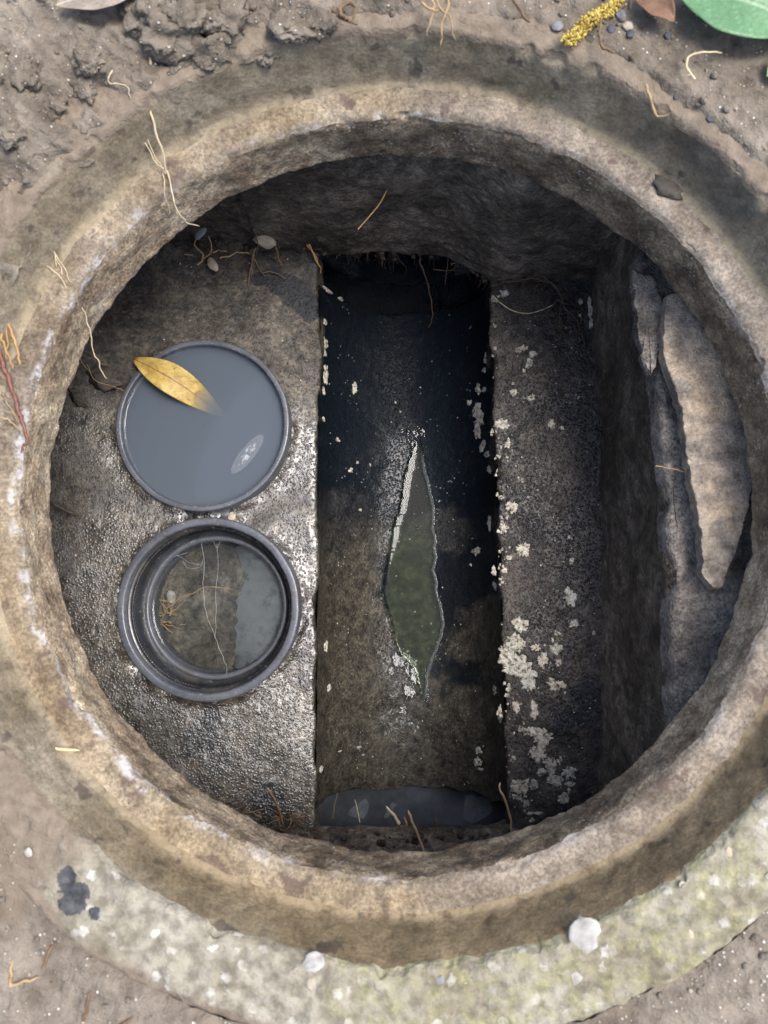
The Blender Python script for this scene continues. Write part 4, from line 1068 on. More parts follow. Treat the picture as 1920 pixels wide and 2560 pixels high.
# crusts inside the channel: strips on both upper sides, flecks on the floor
CC = []
for (x, y), (a, b) in zip([(-0.0856, 0.3108), (-0.0849, 0.2870), (-0.0853, 0.2717), (-0.0819, 0.2493), (-0.0857, 0.2235), (-0.0877, 0.1908), (0.1116, 0.2651), (0.1110, 0.2519), (0.1050, 0.2322), (0.1098, 0.2287), (0.0957, 0.2206), (0.1025, 0.2089), (0.1046, 0.1950), (0.1033, 0.1810), (0.1081, 0.1602), (0.1121, 0.1510), (0.1152, 0.1303)],
        [(9, 14), (12, 32), (9, 16), (15, 52), (6, 20), (6, 12), (7, 24), (9, 14), (11, 32), (8, 12), (12, 14), (22, 36), (28, 44), (18, 32), (14, 30), (12, 16), (8, 30)]):
    CC.append((x, y, a, b))
for (x, y), (a, b) in zip([(0.1013, 0.0345), (0.0958, 0.0179), (-0.0835, -0.2189), (-0.0762, -0.1290), (-0.0799, -0.0779), (0.1013, -0.2053), (0.1023, -0.2205), (0.1049, -0.2270), (0.1189, -0.1308), (0.1242, -0.1550), (-0.0423, -0.2057), (-0.0646, -0.2058), (-0.0378, -0.2155), (0.1146, 0.0692), (0.1202, 0.0077), (0.1239, -0.0070)],
        [(20, 26), (8, 7), (8, 16), (8, 20), (6, 30), (14, 20), (22, 28), (12, 10), (9, 26), (12, 28), (9, 9), (10, 5), (9, 6), (8, 36), (9, 22), (7, 20)]):
    CC.append((x, y, a, b))
for (x, y), (a, b) in zip([(-0.0809, 0.3536), (-0.0660, 0.3518), (-0.0492, 0.2407), (0.0026, 0.2293), (-0.0532, 0.1356), (-0.0459, 0.1462), (-0.0300, 0.1462), (0.0092, 0.2168), (-0.0693, 0.1710), (-0.0421, 0.0873)], [(16, 13), (9, 9), (12, 30), (7, 6), (12, 14), (7, 9), (7, 9), (7, 7), (12, 14), (9, 7)]):
    CC.append((x, y, a, b))
e_ = 0.0008
for i, (x, y, a, b) in enumerate(CC):
    x = float(np.clip(x, xl(y) + 0.003, xr(y) - 0.0025))
    z = float(chan_z(np.array(x), np.array(y))) - 0.003
    gx = float(chan_z(np.array(x + e_), np.array(y)) - chan_z(np.array(x - e_), np.array(y))) / (2 * e_)
    gx = max(-2.6, min(2.6, gx))
    me = crust_mesh(700 + i, px_m(a) * math.hypot(1, gx), px_m(b), 0.0012, 0.6)
    o = put('crust', me, (x, y, z + 0.0004), 1.0, (0, -math.atan(gx), 0), chan)

# ================================================================== LEAVES
def leaf(name, mat, base, tip, halfw, loc_z, curl=0.0, zlift=None, roll=0.0, nl=44, nw=17, shape=1.0, tipdark=0.0, wav=0.0, seed=0):
    """blade from base to tip (xy), zlift(t) the height along the midrib; slightly folded along the rib"""
    b = np.array(base); t_ = np.array(tip); ax = t_ - b; Ln = np.hypot(*ax); ax /= Ln; pr = np.array([-ax[1], ax[0]])
    t = np.linspace(0, 1, nl); v = np.linspace(-1, 1, nw)
    T, V = np.meshgrid(t, v, indexing='ij')
    wid = halfw * np.clip(np.sin(np.pi * T ** shape), 0, 1) ** 0.85 * (1 - 0.12 * T)
    c0 = b + ax * Ln / 2
    bend = 0.03 * Ln * np.sin(np.pi * T)
    xy = b + ax * (T * Ln)[..., None] + pr * (V * wid + bend)[..., None] - c0
    zl = zlift(T) if zlift else 0 * T
    z = zl + 0.12 * halfw * (np.abs(V) ** 1.3) * (wid / halfw) + curl * V ** 2 * wid + roll * V * wid + wav * fbm(T * 5 + seed, V * 1.2, 0, 2, seed)
    P = np.concatenate([xy, z[..., None]], -1)
    rib = np.exp(-(V * wid / 0.0009) ** 2)
    vein = np.clip(np.sin((T * 13 - np.abs(V) * 2.2) * 2 * np.pi), 0.75, 1) * 2 - 1.5
    o = sheet(name, P, mat, None, attrs={'rib': rib, 'tip': np.clip(sstep(0.08, 0.0, T), 0, 1) * tipdark, 'vein': vein})
    o.location = (c0[0], c0[1], loc_z)
    md = o.modifiers.new('thickness', 'SOLIDIFY'); md.thickness = 0.0004; md.offset = 0
    return o
lb, lt = [(-0.2942, 0.2482)], [(-0.1942, 0.1861)]
o = leaf('leaf', 'leaf_yellow', lb[0], lt[0], 0.0182, 0.0, zlift=lambda t: 0.0335 + 0.0010 * np.sin(t * 3) - 0.027 * sstep(0.36, 1.0, t), curl=0.0, shape=0.92, tipdark=1.0, roll=-0.05)
tag(o, 'yellow leaf half sunk in the cloudy water of the far pipe', 'leaf')
ga, gb2 = [(0.2066, 0.4324)], [(0.3004, 0.3964)]
o = leaf('leaf', 'leaf_green', ga[0], gb2[0], 0.033, 0.345, zlift=lambda t: 0.004 + 0.006 * np.sin(t * 3.1), curl=0.0, shape=0.95, wav=0.001)
tag(o, 'glossy green leaf lying on the soil in the top right corner', 'leaf')
ga, gb2 = [(0.2726, 0.3655)], [(0.2964, 0.3788)]
o = leaf('leaf', 'leaf_green', ga[0], gb2[0], 0.011, 0.342, zlift=lambda t: 0.003 + 0.003 * t)
tag(o, 'tip of a small lime green leaf at the right edge below the large leaf', 'leaf')
ga, gb2 = [(0.1775, 0.4355)], [(0.2065, 0.4067)]
o = leaf('leaf', 'leaf_brown', ga[0], gb2[0], 0.0115, 0.340, zlift=lambda t: 0.003 + 0.004 * t, curl=0.25, wav=0.0012, seed=3)
tag(o, 'curled brown dead leaf between the catkin and the green leaf', 'leaf')
ga, gb2 = [(-0.2462, 0.4172)], [(-0.1698, 0.4346)]
o = leaf('leaf', 'leaf_grey', ga[0], gb2[0], 0.018, 0.352, zlift=lambda t: 0.004 + 0.004 * t, curl=0.12, wav=0.0012, seed=5)
tag(o, 'dry grey leaf half buried in soil at the top left', 'leaf')
# catkin: many tiny florets along a bent stem
cpts = spline([(x, y, 0.0) for x, y in [(0.1303, 0.3997), (0.1378, 0.4058), (0.1444, 0.4137), (0.1530, 0.4193), (0.1606, 0.4237), (0.1682, 0.4294)]], 6)
Vi, Fi = ico(1)
Vs, Fs, off = [], [], 0
for i in range(620):
    p = cpts[rng.integers(0, len(cpts))].copy()
    q = rng.uniform(0, 6.28); rr = 0.0058 * math.sqrt(rng.uniform(0.05, 1))
    d = np.array([math.cos(q) * rr, math.sin(q) * rr, abs(math.sin(q * 1.7)) * 0.004 + 0.001])
    s = rng.uniform(0.0005, 0.0012)
    Vv = Vi * s * np.array([1, rng.uniform(0.5, 1.4), rng.uniform(0.7, 2.2)]) * (1 + 0.3 * rng.uniform(-1, 1, (len(Vi), 1))) + p + d
    Vs.append(Vv); Fs.append(Fi + off); off += len(Vv)
cz = ground_z(*cpts[len(cpts) // 2][:2])
ck = bpy.data.objects.new('catkin', mesh_np('catkin', np.vstack(Vs), np.vstack(Fs), 'catkin_yellow')); link(ck)
ck.location = (0, 0, cz)
tag(ck, 'yellow fluffy catkin on the soil above the ring', 'catkin')

# ================================================================== ROOTS, TWIGS, NEEDLES
def L(pts, z, r0, r1=None, dz=None):
    n = len(pts)
    zz = z if not np.isscalar(z) else [z] * n
    return ([(p[0], p[1], q) for p, q in zip(pts, zz)], r0, r1 if r1 is not None else r0 * 0.5)
def root(name, lines, mat, label, cat, jit=0.0012, group=None):
    o = strands(name, lines, mat, None, 6, jit)
    return tag(o, label, cat, group)

root('root_tuft', [L([(-0.1833, 0.3954), (-0.1837, 0.3762), (-0.1849, 0.3534), (-0.1826, 0.3344), (-0.1815, 0.3250), (-0.1785, 0.3118), (-0.1755, 0.3006), (-0.1708, 0.2931), (-0.1618, 0.2945)], [0.334, 0.331, 0.318, 0.298, 0.289, 0.287, 0.286, 0.275, 0.262], 0.0011, 0.0003),
                   L([(-0.2066, 0.3802), (-0.2025, 0.3649), (-0.1985, 0.3497), (-0.1908, 0.3345), (-0.1815, 0.3250)], [0.334, 0.322, 0.308, 0.295, 0.289], 0.0007, 0.0004),
                   L([(-0.1812, 0.3857), (-0.1916, 0.3648), (-0.1939, 0.3496), (-0.1890, 0.3345), (-0.1815, 0.3250)], [0.334, 0.318, 0.306, 0.295, 0.289], 0.0006, 0.0003),
                   L([(-0.1863, 0.3255), (-0.1840, 0.3098), (-0.1851, 0.3001)], [0.287, 0.284, 0.27], 0.0005, 0.0002),
                   L([(-0.2084, 0.3755), (-0.2116, 0.3673), (-0.1994, 0.3663), (-0.1966, 0.3599)], [0.343, 0.342, 0.340, 0.334], 0.0006, 0.0003)], 'root_pale', 'pale root tuft hanging over the seat at the upper left', 'root')
root('root_tuft', [L([(-0.2868, 0.3285), (-0.2843, 0.3103), (-0.2789, 0.2913), (-0.2736, 0.2723), (-0.2704, 0.2610), (-0.2699, 0.2479)], [0.338, 0.330, 0.315, 0.300, 0.291, 0.288], 0.0008, 0.0004),
                   L([(-0.2765, 0.2668), (-0.2687, 0.2572), (-0.2617, 0.2457), (-0.2586, 0.2371)], [0.291, 0.288, 0.286, 0.284], 0.0006, 0.0003),
                   L([(-0.2836, 0.2693), (-0.2717, 0.2585), (-0.2665, 0.2466), (-0.2603, 0.2327), (-0.2572, 0.2188), (-0.2560, 0.1997), (-0.2533, 0.1828), (-0.2489, 0.1733)], [0.289, 0.287, 0.283, 0.270, 0.256, 0.245, 0.232, 0.224], 0.0007, 0.0004),
                   L([(-0.2766, 0.2490), (-0.2666, 0.2406), (-0.2601, 0.2301), (-0.2569, 0.2249)], [0.289, 0.288, 0.280, 0.272], 0.0005, 0.0003)], 'root_pale', 'thin straw-coloured root trailing over the left of the ring into the chamber', 'root')
root('root_strand', [L([(-0.3111, 0.2181), (-0.3056, 0.2078), (-0.2988, 0.1913), (-0.2949, 0.1810), (-0.2925, 0.1708), (-0.2916, 0.1668)], 0.295, 0.0015, 0.0007), L([(-0.3107, 0.2088), (-0.3080, 0.1934), (-0.3035, 0.1821), (-0.3005, 0.1709), (-0.2956, 0.1632)], 0.296, 0.0014, 0.0005), L([(-0.3088, 0.2119), (-0.3032, 0.1872), (-0.3025, 0.1719)], 0.294, 0.0011, 0.0006)], 'root_orange', 'bright orange roots lying on the seat at the left edge', 'root')
root('root_strand', [L([(-0.3126, 0.1842), (-0.3070, 0.1709), (-0.3020, 0.1587), (-0.2980, 0.1465), (-0.2935, 0.1354), (-0.2900, 0.1243), (-0.2861, 0.1132), (-0.2836, 0.1082)], 0.293, 0.0020, 0.0012), L([(-0.2836, 0.1082), (-0.2872, 0.1032), (-0.2905, 0.0987)], [0.293, 0.292, 0.290], 0.0013, 0.0006), L([(-0.3106, 0.1607), (-0.3074, 0.1577), (-0.3043, 0.1546)], 0.294, 0.0012, 0.0006)], 'root_red', 'dark red woody root on the seat at the left edge', 'root')
root('root_strand', [L([(-0.3091, 0.1268), (-0.3020, 0.1243), (-0.2938, 0.1183), (-0.2875, 0.1102)], 0.289, 0.0009, 0.0005), L([(-0.3090, 0.1465), (-0.3016, 0.1374), (-0.2951, 0.1263), (-0.2908, 0.1183)], 0.289, 0.0005, 0.0003), L([(-0.3064, 0.1334), (-0.2992, 0.1293), (-0.2929, 0.1223)], 0.289, 0.0004, 0.0003)], 'root_tan', 'fine tan rootlets beside the red root at the left edge', 'root')
root('straw', [L([(-0.3086, -0.1166), (-0.2837, -0.1207), (-0.2588, -0.1268), (-0.2370, -0.1288)], [0.2895, 0.290, 0.2895, 0.2885], 0.0014, 0.0011)], 'straw', 'single pale straw on the seat at the lower left', 'straw', 0.0002)
root('pine_needle', [L([(-0.0362, 0.3581), (-0.0231, 0.3672), (-0.0128, 0.3755), (-0.0062, 0.3832)], [0.118, 0.130, 0.140, 0.150], 0.0008, 0.0006)], 'needle', 'orange pine needle stuck to the far wall above the inlet', 'needle', 0.0001)

# root mat along the foot of the far wall
root('root_tuft', [L([(-0.2276, 0.3616), (-0.2188, 0.3699), (-0.2239, 0.3783), (-0.2281, 0.3834), (-0.2224, 0.3871)], [0.022, 0.025, 0.028, 0.032, 0.036], 0.0012, 0.0006), L([(-0.2220, 0.3666), (-0.2108, 0.3732), (-0.2077, 0.3816), (-0.2111, 0.3900)], [0.02, 0.026, 0.03, 0.036], 0.0010, 0.0005),
                   L([(-0.2075, 0.3732), (-0.2011, 0.3765), (-0.1897, 0.3768)], [0.028, 0.027, 0.025], 0.0008, 0.0004), L([(-0.2021, 0.3711), (-0.1891, 0.3728), (-0.1777, 0.3769), (-0.1662, 0.3760)], [0.018, 0.02, 0.022, 0.02], 0.0012, 0.0006),
                   L([(-0.2397, 0.3708), (-0.2299, 0.3705)], 0.028, 0.0006, 0.0004)], 'root_tan', 'knot of tan roots on the left benching below the far wall', 'root')
root('root_tuft', [L([(-0.1379, 0.3913), (-0.1353, 0.3812), (-0.1320, 0.3695), (-0.1287, 0.3636)], [0.04, 0.03, 0.02, 0.012], 0.0014, 0.0008), L([(-0.1581, 0.3802), (-0.1644, 0.3634), (-0.1683, 0.3483), (-0.1689, 0.3383)], [0.025, 0.018, 0.012, 0.009], 0.0011, 0.0005), L([(-0.1613, 0.3751), (-0.1628, 0.3617), (-0.1658, 0.3483)], [0.022, 0.016, 0.010], 0.0009, 0.0004),
                   L([(-0.1652, 0.3782), (-0.1585, 0.3663), (-0.1501, 0.3511)], [0.022, 0.016, 0.009], 0.0009, 0.0004), L([(-0.1534, 0.3575), (-0.1387, 0.3569), (-0.1239, 0.3501)], [0.010, 0.011, 0.008], 0.0007, 0.0003), L([(-0.1542, 0.3931), (-0.1548, 0.3796), (-0.1572, 0.3730)], [0.05, 0.034, 0.022], 0.0008, 0.0005)], 'twig_brown', 'brown roots dropping onto the left benching from the wall crack', 'root')
root('root_tuft', [L([(-0.1182, 0.3983), (-0.1050, 0.3906), (-0.0950, 0.3820), (-0.0884, 0.3718), (-0.0859, 0.3617)], [0.03, 0.022, 0.014, 0.006, -0.004], 0.0013, 0.0006), L([(-0.0984, 0.3888), (-0.0917, 0.3769), (-0.0859, 0.3651)], [0.02, 0.012, 0.0], 0.0016, 0.0008),
                   L([(-0.0919, 0.3956), (-0.0984, 0.3888), (-0.1066, 0.3923)], [0.025, 0.022, 0.02], 0.0008, 0.0004)], 'root_orange', 'rusty roots at the corner of the left benching and the inlet', 'root')
lines = []
for i in range(46):
    x = rng.uniform(-0.075, 0.16)
    y = 0.402 - 0.043 * float(sstep(0.05, 0.135, x)) - 0.010
    n = 4
    ln = rng.uniform(0.015, 0.06)
    dx = rng.normal(0, 0.012); pts = [(x + dx * t + rng.normal(0, 0.002), y - rng.uniform(0.0, 0.010) * t - 0.004, 0.004 - ln * t) for t in np.linspace(0, 1, n)]
    lines.append((pts, rng.uniform(0.0004, 0.0011), 0.0003))
root('root_fringe', lines, 'root_dark', 'fringe of dark fine roots hanging from the far wall over the inlet', 'root', 0.002)
root('root_tuft', [L([(0.0311, 0.4013), (0.0334, 0.3796), (0.0426, 0.3627), (0.0483, 0.3436), (0.0494, 0.3292), (0.0447, 0.3221)], [0.0, -0.02, -0.04, -0.06, -0.075, -0.085], 0.0008, 0.0004), L([(0.0675, 0.3752), (0.0859, 0.3739), (0.1042, 0.3655), (0.1133, 0.3584)], [-0.01, -0.006, 0.0, 0.004], 0.0009, 0.0005),
                   L([(0.0496, 0.3759), (0.0729, 0.3710), (0.0821, 0.3685)], [-0.03, -0.02, -0.015], 0.0006, 0.0003), L([(0.0656, 0.3963), (0.0650, 0.3770), (0.0646, 0.3602)], [0.0, -0.02, -0.04], 0.0006, 0.0004), L([(-0.0226, 0.4053), (-0.0156, 0.3943), (-0.0132, 0.3799)], [0.0, -0.015, -0.03], 0.0016, 0.0008), L([(-0.0401, 0.4066), (-0.0424, 0.3872)], [0.0, -0.02], 0.0008, 0.0005), L([(-0.0682, 0.3995), (-0.0676, 0.3850)], [0.0, -0.02], 0.0006, 0.0004), L([(-0.0553, 0.3970), (-0.0424, 0.3909)], [0.0, -0.008], 0.0010, 0.0007)], 'twig_brown', 'thin brown rootlets dangling in the dark inlet', 'root')
lines = [L([(0.1150, 0.3405), (0.1360, 0.3416), (0.1559, 0.3426), (0.1758, 0.3368), (0.1888, 0.3276), (0.1973, 0.3094), (0.2101, 0.2912), (0.2185, 0.2754), (0.2192, 0.2551)], [0.012, 0.02, 0.025, 0.028, 0.026, 0.022, 0.02, 0.018, 0.014], 0.0011, 0.0005),
         L([(0.1649, 0.3460), (0.1801, 0.3345), (0.1931, 0.3185), (0.2014, 0.2958), (0.2120, 0.2776)], [0.03, 0.028, 0.024, 0.02, 0.016], 0.0010, 0.0005)]
for i in range(30):
    a = np.array([(0.1559, 0.3415), (0.2143, 0.2821)]); t = rng.uniform(0, 1)
    p = a[0] + (a[1] - a[0]) * t + rng.normal(0, 0.012, 2)
    q = rng.uniform(0, 6.28); ln = rng.uniform(0.012, 0.045)
    pts = [(p[0] + math.cos(q + 0.4 * s) * ln * s, min(p[1] + math.sin(q + 0.4 * s) * ln * s, 0.345), 0.012 + 0.014 * rng.uniform() - 0.004 * s) for s in np.linspace(0, 1, 4)]
    lines.append((pts, rng.uniform(0.0004, 0.0009), 0.0003))
root('root_tuft', lines, 'root_dark', 'tangle of dark roots in the upper corner of the narrow benching', 'root', 0.002)
root('root_strand', [L([(0.1159, 0.3268), (0.1268, 0.3154), (0.1399, 0.3078), (0.1553, 0.3055), (0.1686, 0.3084), (0.1842, 0.3140)], [0.012, 0.014, 0.014, 0.014, 0.014, 0.018], 0.0007, 0.0005)], 'root_pale', 'single pale bowed rootlet at the top of the narrow benching', 'root', 0.0003)
root('root_strand', [L([(0.2331, 0.1001), (0.2433, 0.0985), (0.2545, 0.0962), (0.2645, 0.0916)], [0.1985, 0.199, 0.199, 0.200], 0.0006, 0.0003)], 'root_orange', 'thin reddish rootlet crossing the ledge beside the slab', 'root', 0.0004)
root('root_strand', [L([(-0.3889, 0.1003), (-0.3796, 0.0882), (-0.3683, 0.0794), (-0.3549, 0.0728), (-0.3438, 0.0706)], [0.046, 0.045, 0.043, 0.040, 0.038], 0.0022, 0.0010)], 'root_dark', 'dark twig on the wet benching at the far left', 'twig', 0.001)
root('root_strand', [L([(-0.3458, 0.2414), (-0.3364, 0.2235), (-0.3253, 0.2190), (-0.3143, 0.2157), (-0.3032, 0.2112)], [0.035, 0.036, 0.034, 0.033, 0.032], 0.0006, 0.0003), L([(-0.3506, 0.2526), (-0.3480, 0.2414), (-0.3411, 0.2324)], [0.05, 0.04, 0.036], 0.0006, 0.0003)], 'root_tan', 'fine tan root by the mud lump left of the far pipe', 'root', 0.0006)
me = rock_mesh('mud_lump', 'mud_lump', 31, 3, 0.4, 1.8, 0.5, 0, (0.01,) * 3, 0.15)
mp = [(-0.3278, 0.2268), (-0.3544, 0.2036), (-0.3468, 0.1738)]
tag(put('mud_lump', me, (*mp[0], 0.031), (1.7, 1.1, 1.0), (0, 0, -0.35)), 'brown lump of mud on the benching left of the far pipe', 'mud')
tag(put('mud_lump', me, (*mp[1], 0.033), (1.3, 0.6, 0.7), (0, 0, -0.7)), 'small sliver of mud on the benching near the ring, far left', 'mud')
mp = [(0.2214, 0.3139)]
tag(put('mud_lump', rock_mesh('mud_lump', 'mud_lump', 33, 3, 0.3, 1.6, 0.4, 0, (0.01,) * 3, 0.1), (*mp[0], 0.2845), (1.3, 0.85, 0.8), (0, 0, -0.35)), 'dark clay lump on the cover seat at the upper right', 'mud')

# debris along the near sill
zf = 0.03
root('twig', [L([(0.0328, -0.2871), (0.0269, -0.2708), (0.0195, -0.2516), (0.0146, -0.2362)], [0.052, 0.050, 0.056, 0.066], 0.0016, 0.0013)], 'root_tan', 'tan twig standing out from the middle of the near sill', 'twig', 0.0006)
root('twig', [L([(0.1238, -0.2705), (0.1226, -0.2513), (0.1164, -0.2296), (0.1101, -0.2175), (0.1117, -0.2107)], [0.040, 0.046, 0.052, 0.056, 0.054], 0.0015, 0.0010)], 'root_tan', 'bent tan twig rising from the right of the near sill', 'twig', 0.0006)
root('twig', [L([(-0.1209, -0.2678), (-0.1237, -0.2478), (-0.1304, -0.2307), (-0.1356, -0.2199)], [0.014, 0.025, 0.034, 0.040], 0.0016, 0.0010)], 'twig_brown', 'upright brown stalk among chaff at the left of the near sill', 'twig', 0.0005)
lines = []
for i in range(22):
    x0, y0 = [(-0.1879, -0.2470), (-0.1014, -0.2614)][0], [(-0.1879, -0.2470), (-0.1014, -0.2614)][1]
    t = rng.uniform(0, 1)
    p = np.array(x0) * (1 - t) + np.array(y0) * t + rng.normal(0, 0.004, 2)
    q = rng.uniform(0, 6.28); ln = rng.uniform(0.006, 0.026); up = rng.uniform(0, 0.018)
    pts = [(p[0] + math.cos(q) * ln * s, max(p[1] + math.sin(q) * ln * s, -0.268), 0.012 + 0.006 * rng.uniform() + up * s) for s in (0, 0.5, 1)]
    lines.append((pts, rng.uniform(0.0005, 0.0013), 0.0004))
root('chaff', lines, 'twig_brown', 'heap of broken brown chaff and rootlets left of the outlet', 'plant litter', 0.0008)
lines = []
for i in range(26):
    t = rng.uniform(0, 1)
    p = np.array((-0.175, -0.268)) * (1 - t) + np.array((-0.085, -0.272)) * t + rng.normal(0, 0.004, 2)
    q = rng.uniform(0, 6.28); ln = rng.uniform(0.006, 0.024)
    pts = [(p[0] + math.cos(q) * ln * s, max(p[1] + math.sin(q) * ln * s, -0.272), 0.010 + 0.008 * rng.uniform() + 0.006 * s) for s in (0, 0.5, 1)]
    lines.append((pts, rng.uniform(0.0006, 0.0018), 0.0005))
root('chaff', lines, 'root_dark', 'dark rotten litter beneath the chaff left of the outlet', 'plant litter', 0.0008)
sp = [(-0.0677, -0.2634), (-0.0618, -0.2340), (-0.0375, -0.2675), (-0.0432, -0.2410), (0.0058, -0.2689), (-0.0086, -0.2486), (0.0142, -0.2701), (0.0114, -0.2596), (0.0479, -0.2699), (0.0460, -0.2595)]
for k, (lab, mt, ra) in enumerate([('dark thin sprout over the left of the outlet water', 'twig_brown', 0.0011), ('white hair-thin stalk over the outlet water', 'straw', 0.0006), ('pale tapered shoot over the middle of the outlet water', 'straw', 0.0024), ('short orange shoot beside the pale shoot', 'root_orange', 0.0018), ('short brown stub right of the middle of the outlet', 'twig_brown', 0.0020)]):
    a, b = sp[2 * k], sp[2 * k + 1]
    pts = [(a[0], a[1], 0.004), (0.6 * a[0] + 0.4 * b[0], 0.5 * a[1] + 0.5 * b[1], 0.007), (b[0], b[1], 0.010)]
    tag(strands('shoot', [(pts, ra, ra * 0.35)], mt, None, 6, 0.0003), lab, 'shoot')
root('twig', [L([(-0.0618, 0.0590), (-0.0534, 0.0567), (-0.0453, 0.0537)], [-0.086, -0.084, -0.086], 0.0013, 0.0006)], 'twig_brown', 'short brown twig on the channel floor left of the puddle', 'twig', 0.0002)
# bits inside the near pipe: sunken roots, chips and cobweb
lines = []
for i in range(26):
    p = np.array([(-0.2756, -0.0405)][0]) + rng.normal(0, 0.012, 2)
    q = rng.uniform(0, 6.28); ln = rng.uniform(0.008, 0.03)
    lines.append(([(p[0] + math.cos(q) * ln * s, p[1] + math.sin(q) * ln * s, -0.0455 + 0.002 * rng.uniform()) for s in (0, 0.5, 1)], rng.uniform(0.0005, 0.001), 0.0004))
lines.append(L([(-0.2733, -0.0382), (-0.2574, -0.0245), (-0.2391, -0.0152), (-0.2206, -0.0083), (-0.1927, -0.0129)], -0.0445, 0.0009, 0.0005))
root('sunken_roots', lines, 'root_tan', 'sunken tan roots on the bed inside the near pipe', 'root', 0.0015)
tag(put('chip', rock_mesh('chip', 'pebble_white', 44, 2, 0.5, 1.5, 0.3, 0, (0.006,) * 3), (*[(-0.2671, -0.0222)][0], -0.0455), (1, 1.3, 1)), 'white chip on the bed inside the near pipe', 'chip')
root('cobweb', [L([(-0.2239, 0.0456), (-0.2201, 0.0209), (-0.2205, -0.0103), (-0.2166, -0.0368), (-0.2072, -0.0611), (-0.2002, -0.0808), (-0.1921, -0.0983), (-0.1896, -0.1136)], -0.0125, 0.00016, 0.00016), L([(-0.2058, 0.0411), (-0.2042, 0.0142), (-0.2054, -0.0191), (-0.2047, -0.0545), (-0.2060, -0.0677)], -0.0125, 0.00014, 0.00014),
                L([(-0.2540, 0.0288), (-0.2357, 0.0187), (-0.2222, 0.0165)], -0.0125, 0.00011, 0.00011), L([(-0.2448, 0.0210), (-0.2379, 0.0131), (-0.2244, 0.0142), (-0.2202, 0.0254)], -0.0125, 0.00010, 0.00010), L([(-0.2673, 0.0232), (-0.2494, 0.0277), (-0.2371, 0.0310)], -0.011, 0.00011, 0.00011), L([(-0.2116, 0.0478), (-0.2058, 0.0366), (-0.2003, 0.0456)], -0.012, 0.00011, 0.00011)], 'web_grey', 'cobweb threads across the mouth of the near pipe', 'cobweb', 0.0008)

# ================================================================== STONES AND SOIL CRUMBS
peb = {k: [rock_mesh('pebble', k, 50 + i, 3, 0.24, 1.2, 0.7, 0.0, (0.004,) * 3, 0.09) for i in range(3)] for k in ('pebble_white', 'pebble_grey', 'pebble_tan', 'pebble_dark')}
def pebble(xy, z, r, kind, label, sq=(1, 0.8, 0.6)):
    o = put('pebble', peb[kind][int(rng.integers(0, 3))], (xy[0], xy[1], z), (r / 0.004 * sq[0], r / 0.004 * sq[1], r / 0.004 * sq[2]), (0, 0, rng.uniform(0, 3)))
    return tag(o, label, 'pebble')
pebble([(-0.2527, -0.1880)][0], 0.3335, 0.0032, 'pebble_white', 'small white pebble on the muddy collar at the lower left edge')
pebble([(-0.0547, -0.2606)][0], 0.3305, 0.0075, 'pebble_white', 'white stone at the lower rim of the recess, left of centre', (1, 0.8, 0.35))
pebble([(0.1317, -0.2430)][0], 0.3292, 0.0125, 'pebble_white', 'large pale stone set in the mossy collar below the recess', (1, 0.85, 0.3))
pebble([(0.1632, 0.4113)][0], ground_z(*[(0.1632, 0.4113)][0]) + 0.001, 0.0034, 'pebble_dark', 'dark blue pebble just right of the catkin')
pebble([(0.1775, 0.4060)][0], ground_z(*[(0.1775, 0.4060)][0]) + 0.001, 0.0034, 'pebble_dark', 'dark shiny pebble below the brown dead leaf')
pebble([(0.1243, 0.4156)][0], ground_z(*[(0.1243, 0.4156)][0]) + 0.001, 0.0042, 'pebble_grey', 'blue-grey pebble left of the catkin')
pebble([(0.2051, 0.4046)][0], ground_z(*[(0.2051, 0.4046)][0]) + 0.001, 0.0030, 'pebble_dark', 'dark pebble at the tip of the brown dead leaf')
pebble([(0.2116, 0.3595)][0], ground_z(*[(0.2116, 0.3595)][0]) + 0.0005, 0.0022, 'pebble_dark', 'tiny dark pebble on the soil right of the bent twig')
pebble([(0.2352, 0.3414)][0], ground_z(*[(0.2352, 0.3414)][0]) + 0.0005, 0.0028, 'pebble_dark', 'dark pebble on the soil at the right, near the ring edge')
pebble([(0.1761, 0.4123)][0], ground_z(*[(0.1761, 0.4123)][0]) + 0.001, 0.0040, 'pebble_tan', 'tan pebble above the dark shiny pebble')
pebble([(0.1699, 0.4215)][0], ground_z(*[(0.1699, 0.4215)][0]) + 0.001, 0.0045, 'pebble_grey', 'grey pebble at the top between catkin and dead leaf')
pebble([(-0.1459, 0.3851)][0], 0.034, 0.0105, 'pebble_tan', 'pale stone wedged at the foot of the far wall', (1.3, 0.7, 0.8))
pebble([(-0.2090, 0.3623)][0], 0.021, 0.0070, 'pebble_tan', 'tan stone caught in the root knot on the left benching', (0.8, 1.2, 0.7))
pebble([(-0.2176, 0.3897)][0], 0.045, 0.007, 'pebble_grey', 'small grey stone in the far wall at the left', (1.2, 0.6, 0.5))
pebble([(-0.1827, 0.0700)][0], 0.017, 0.0052, 'pebble_tan', 'brown pebble in the gap between the two pipes')
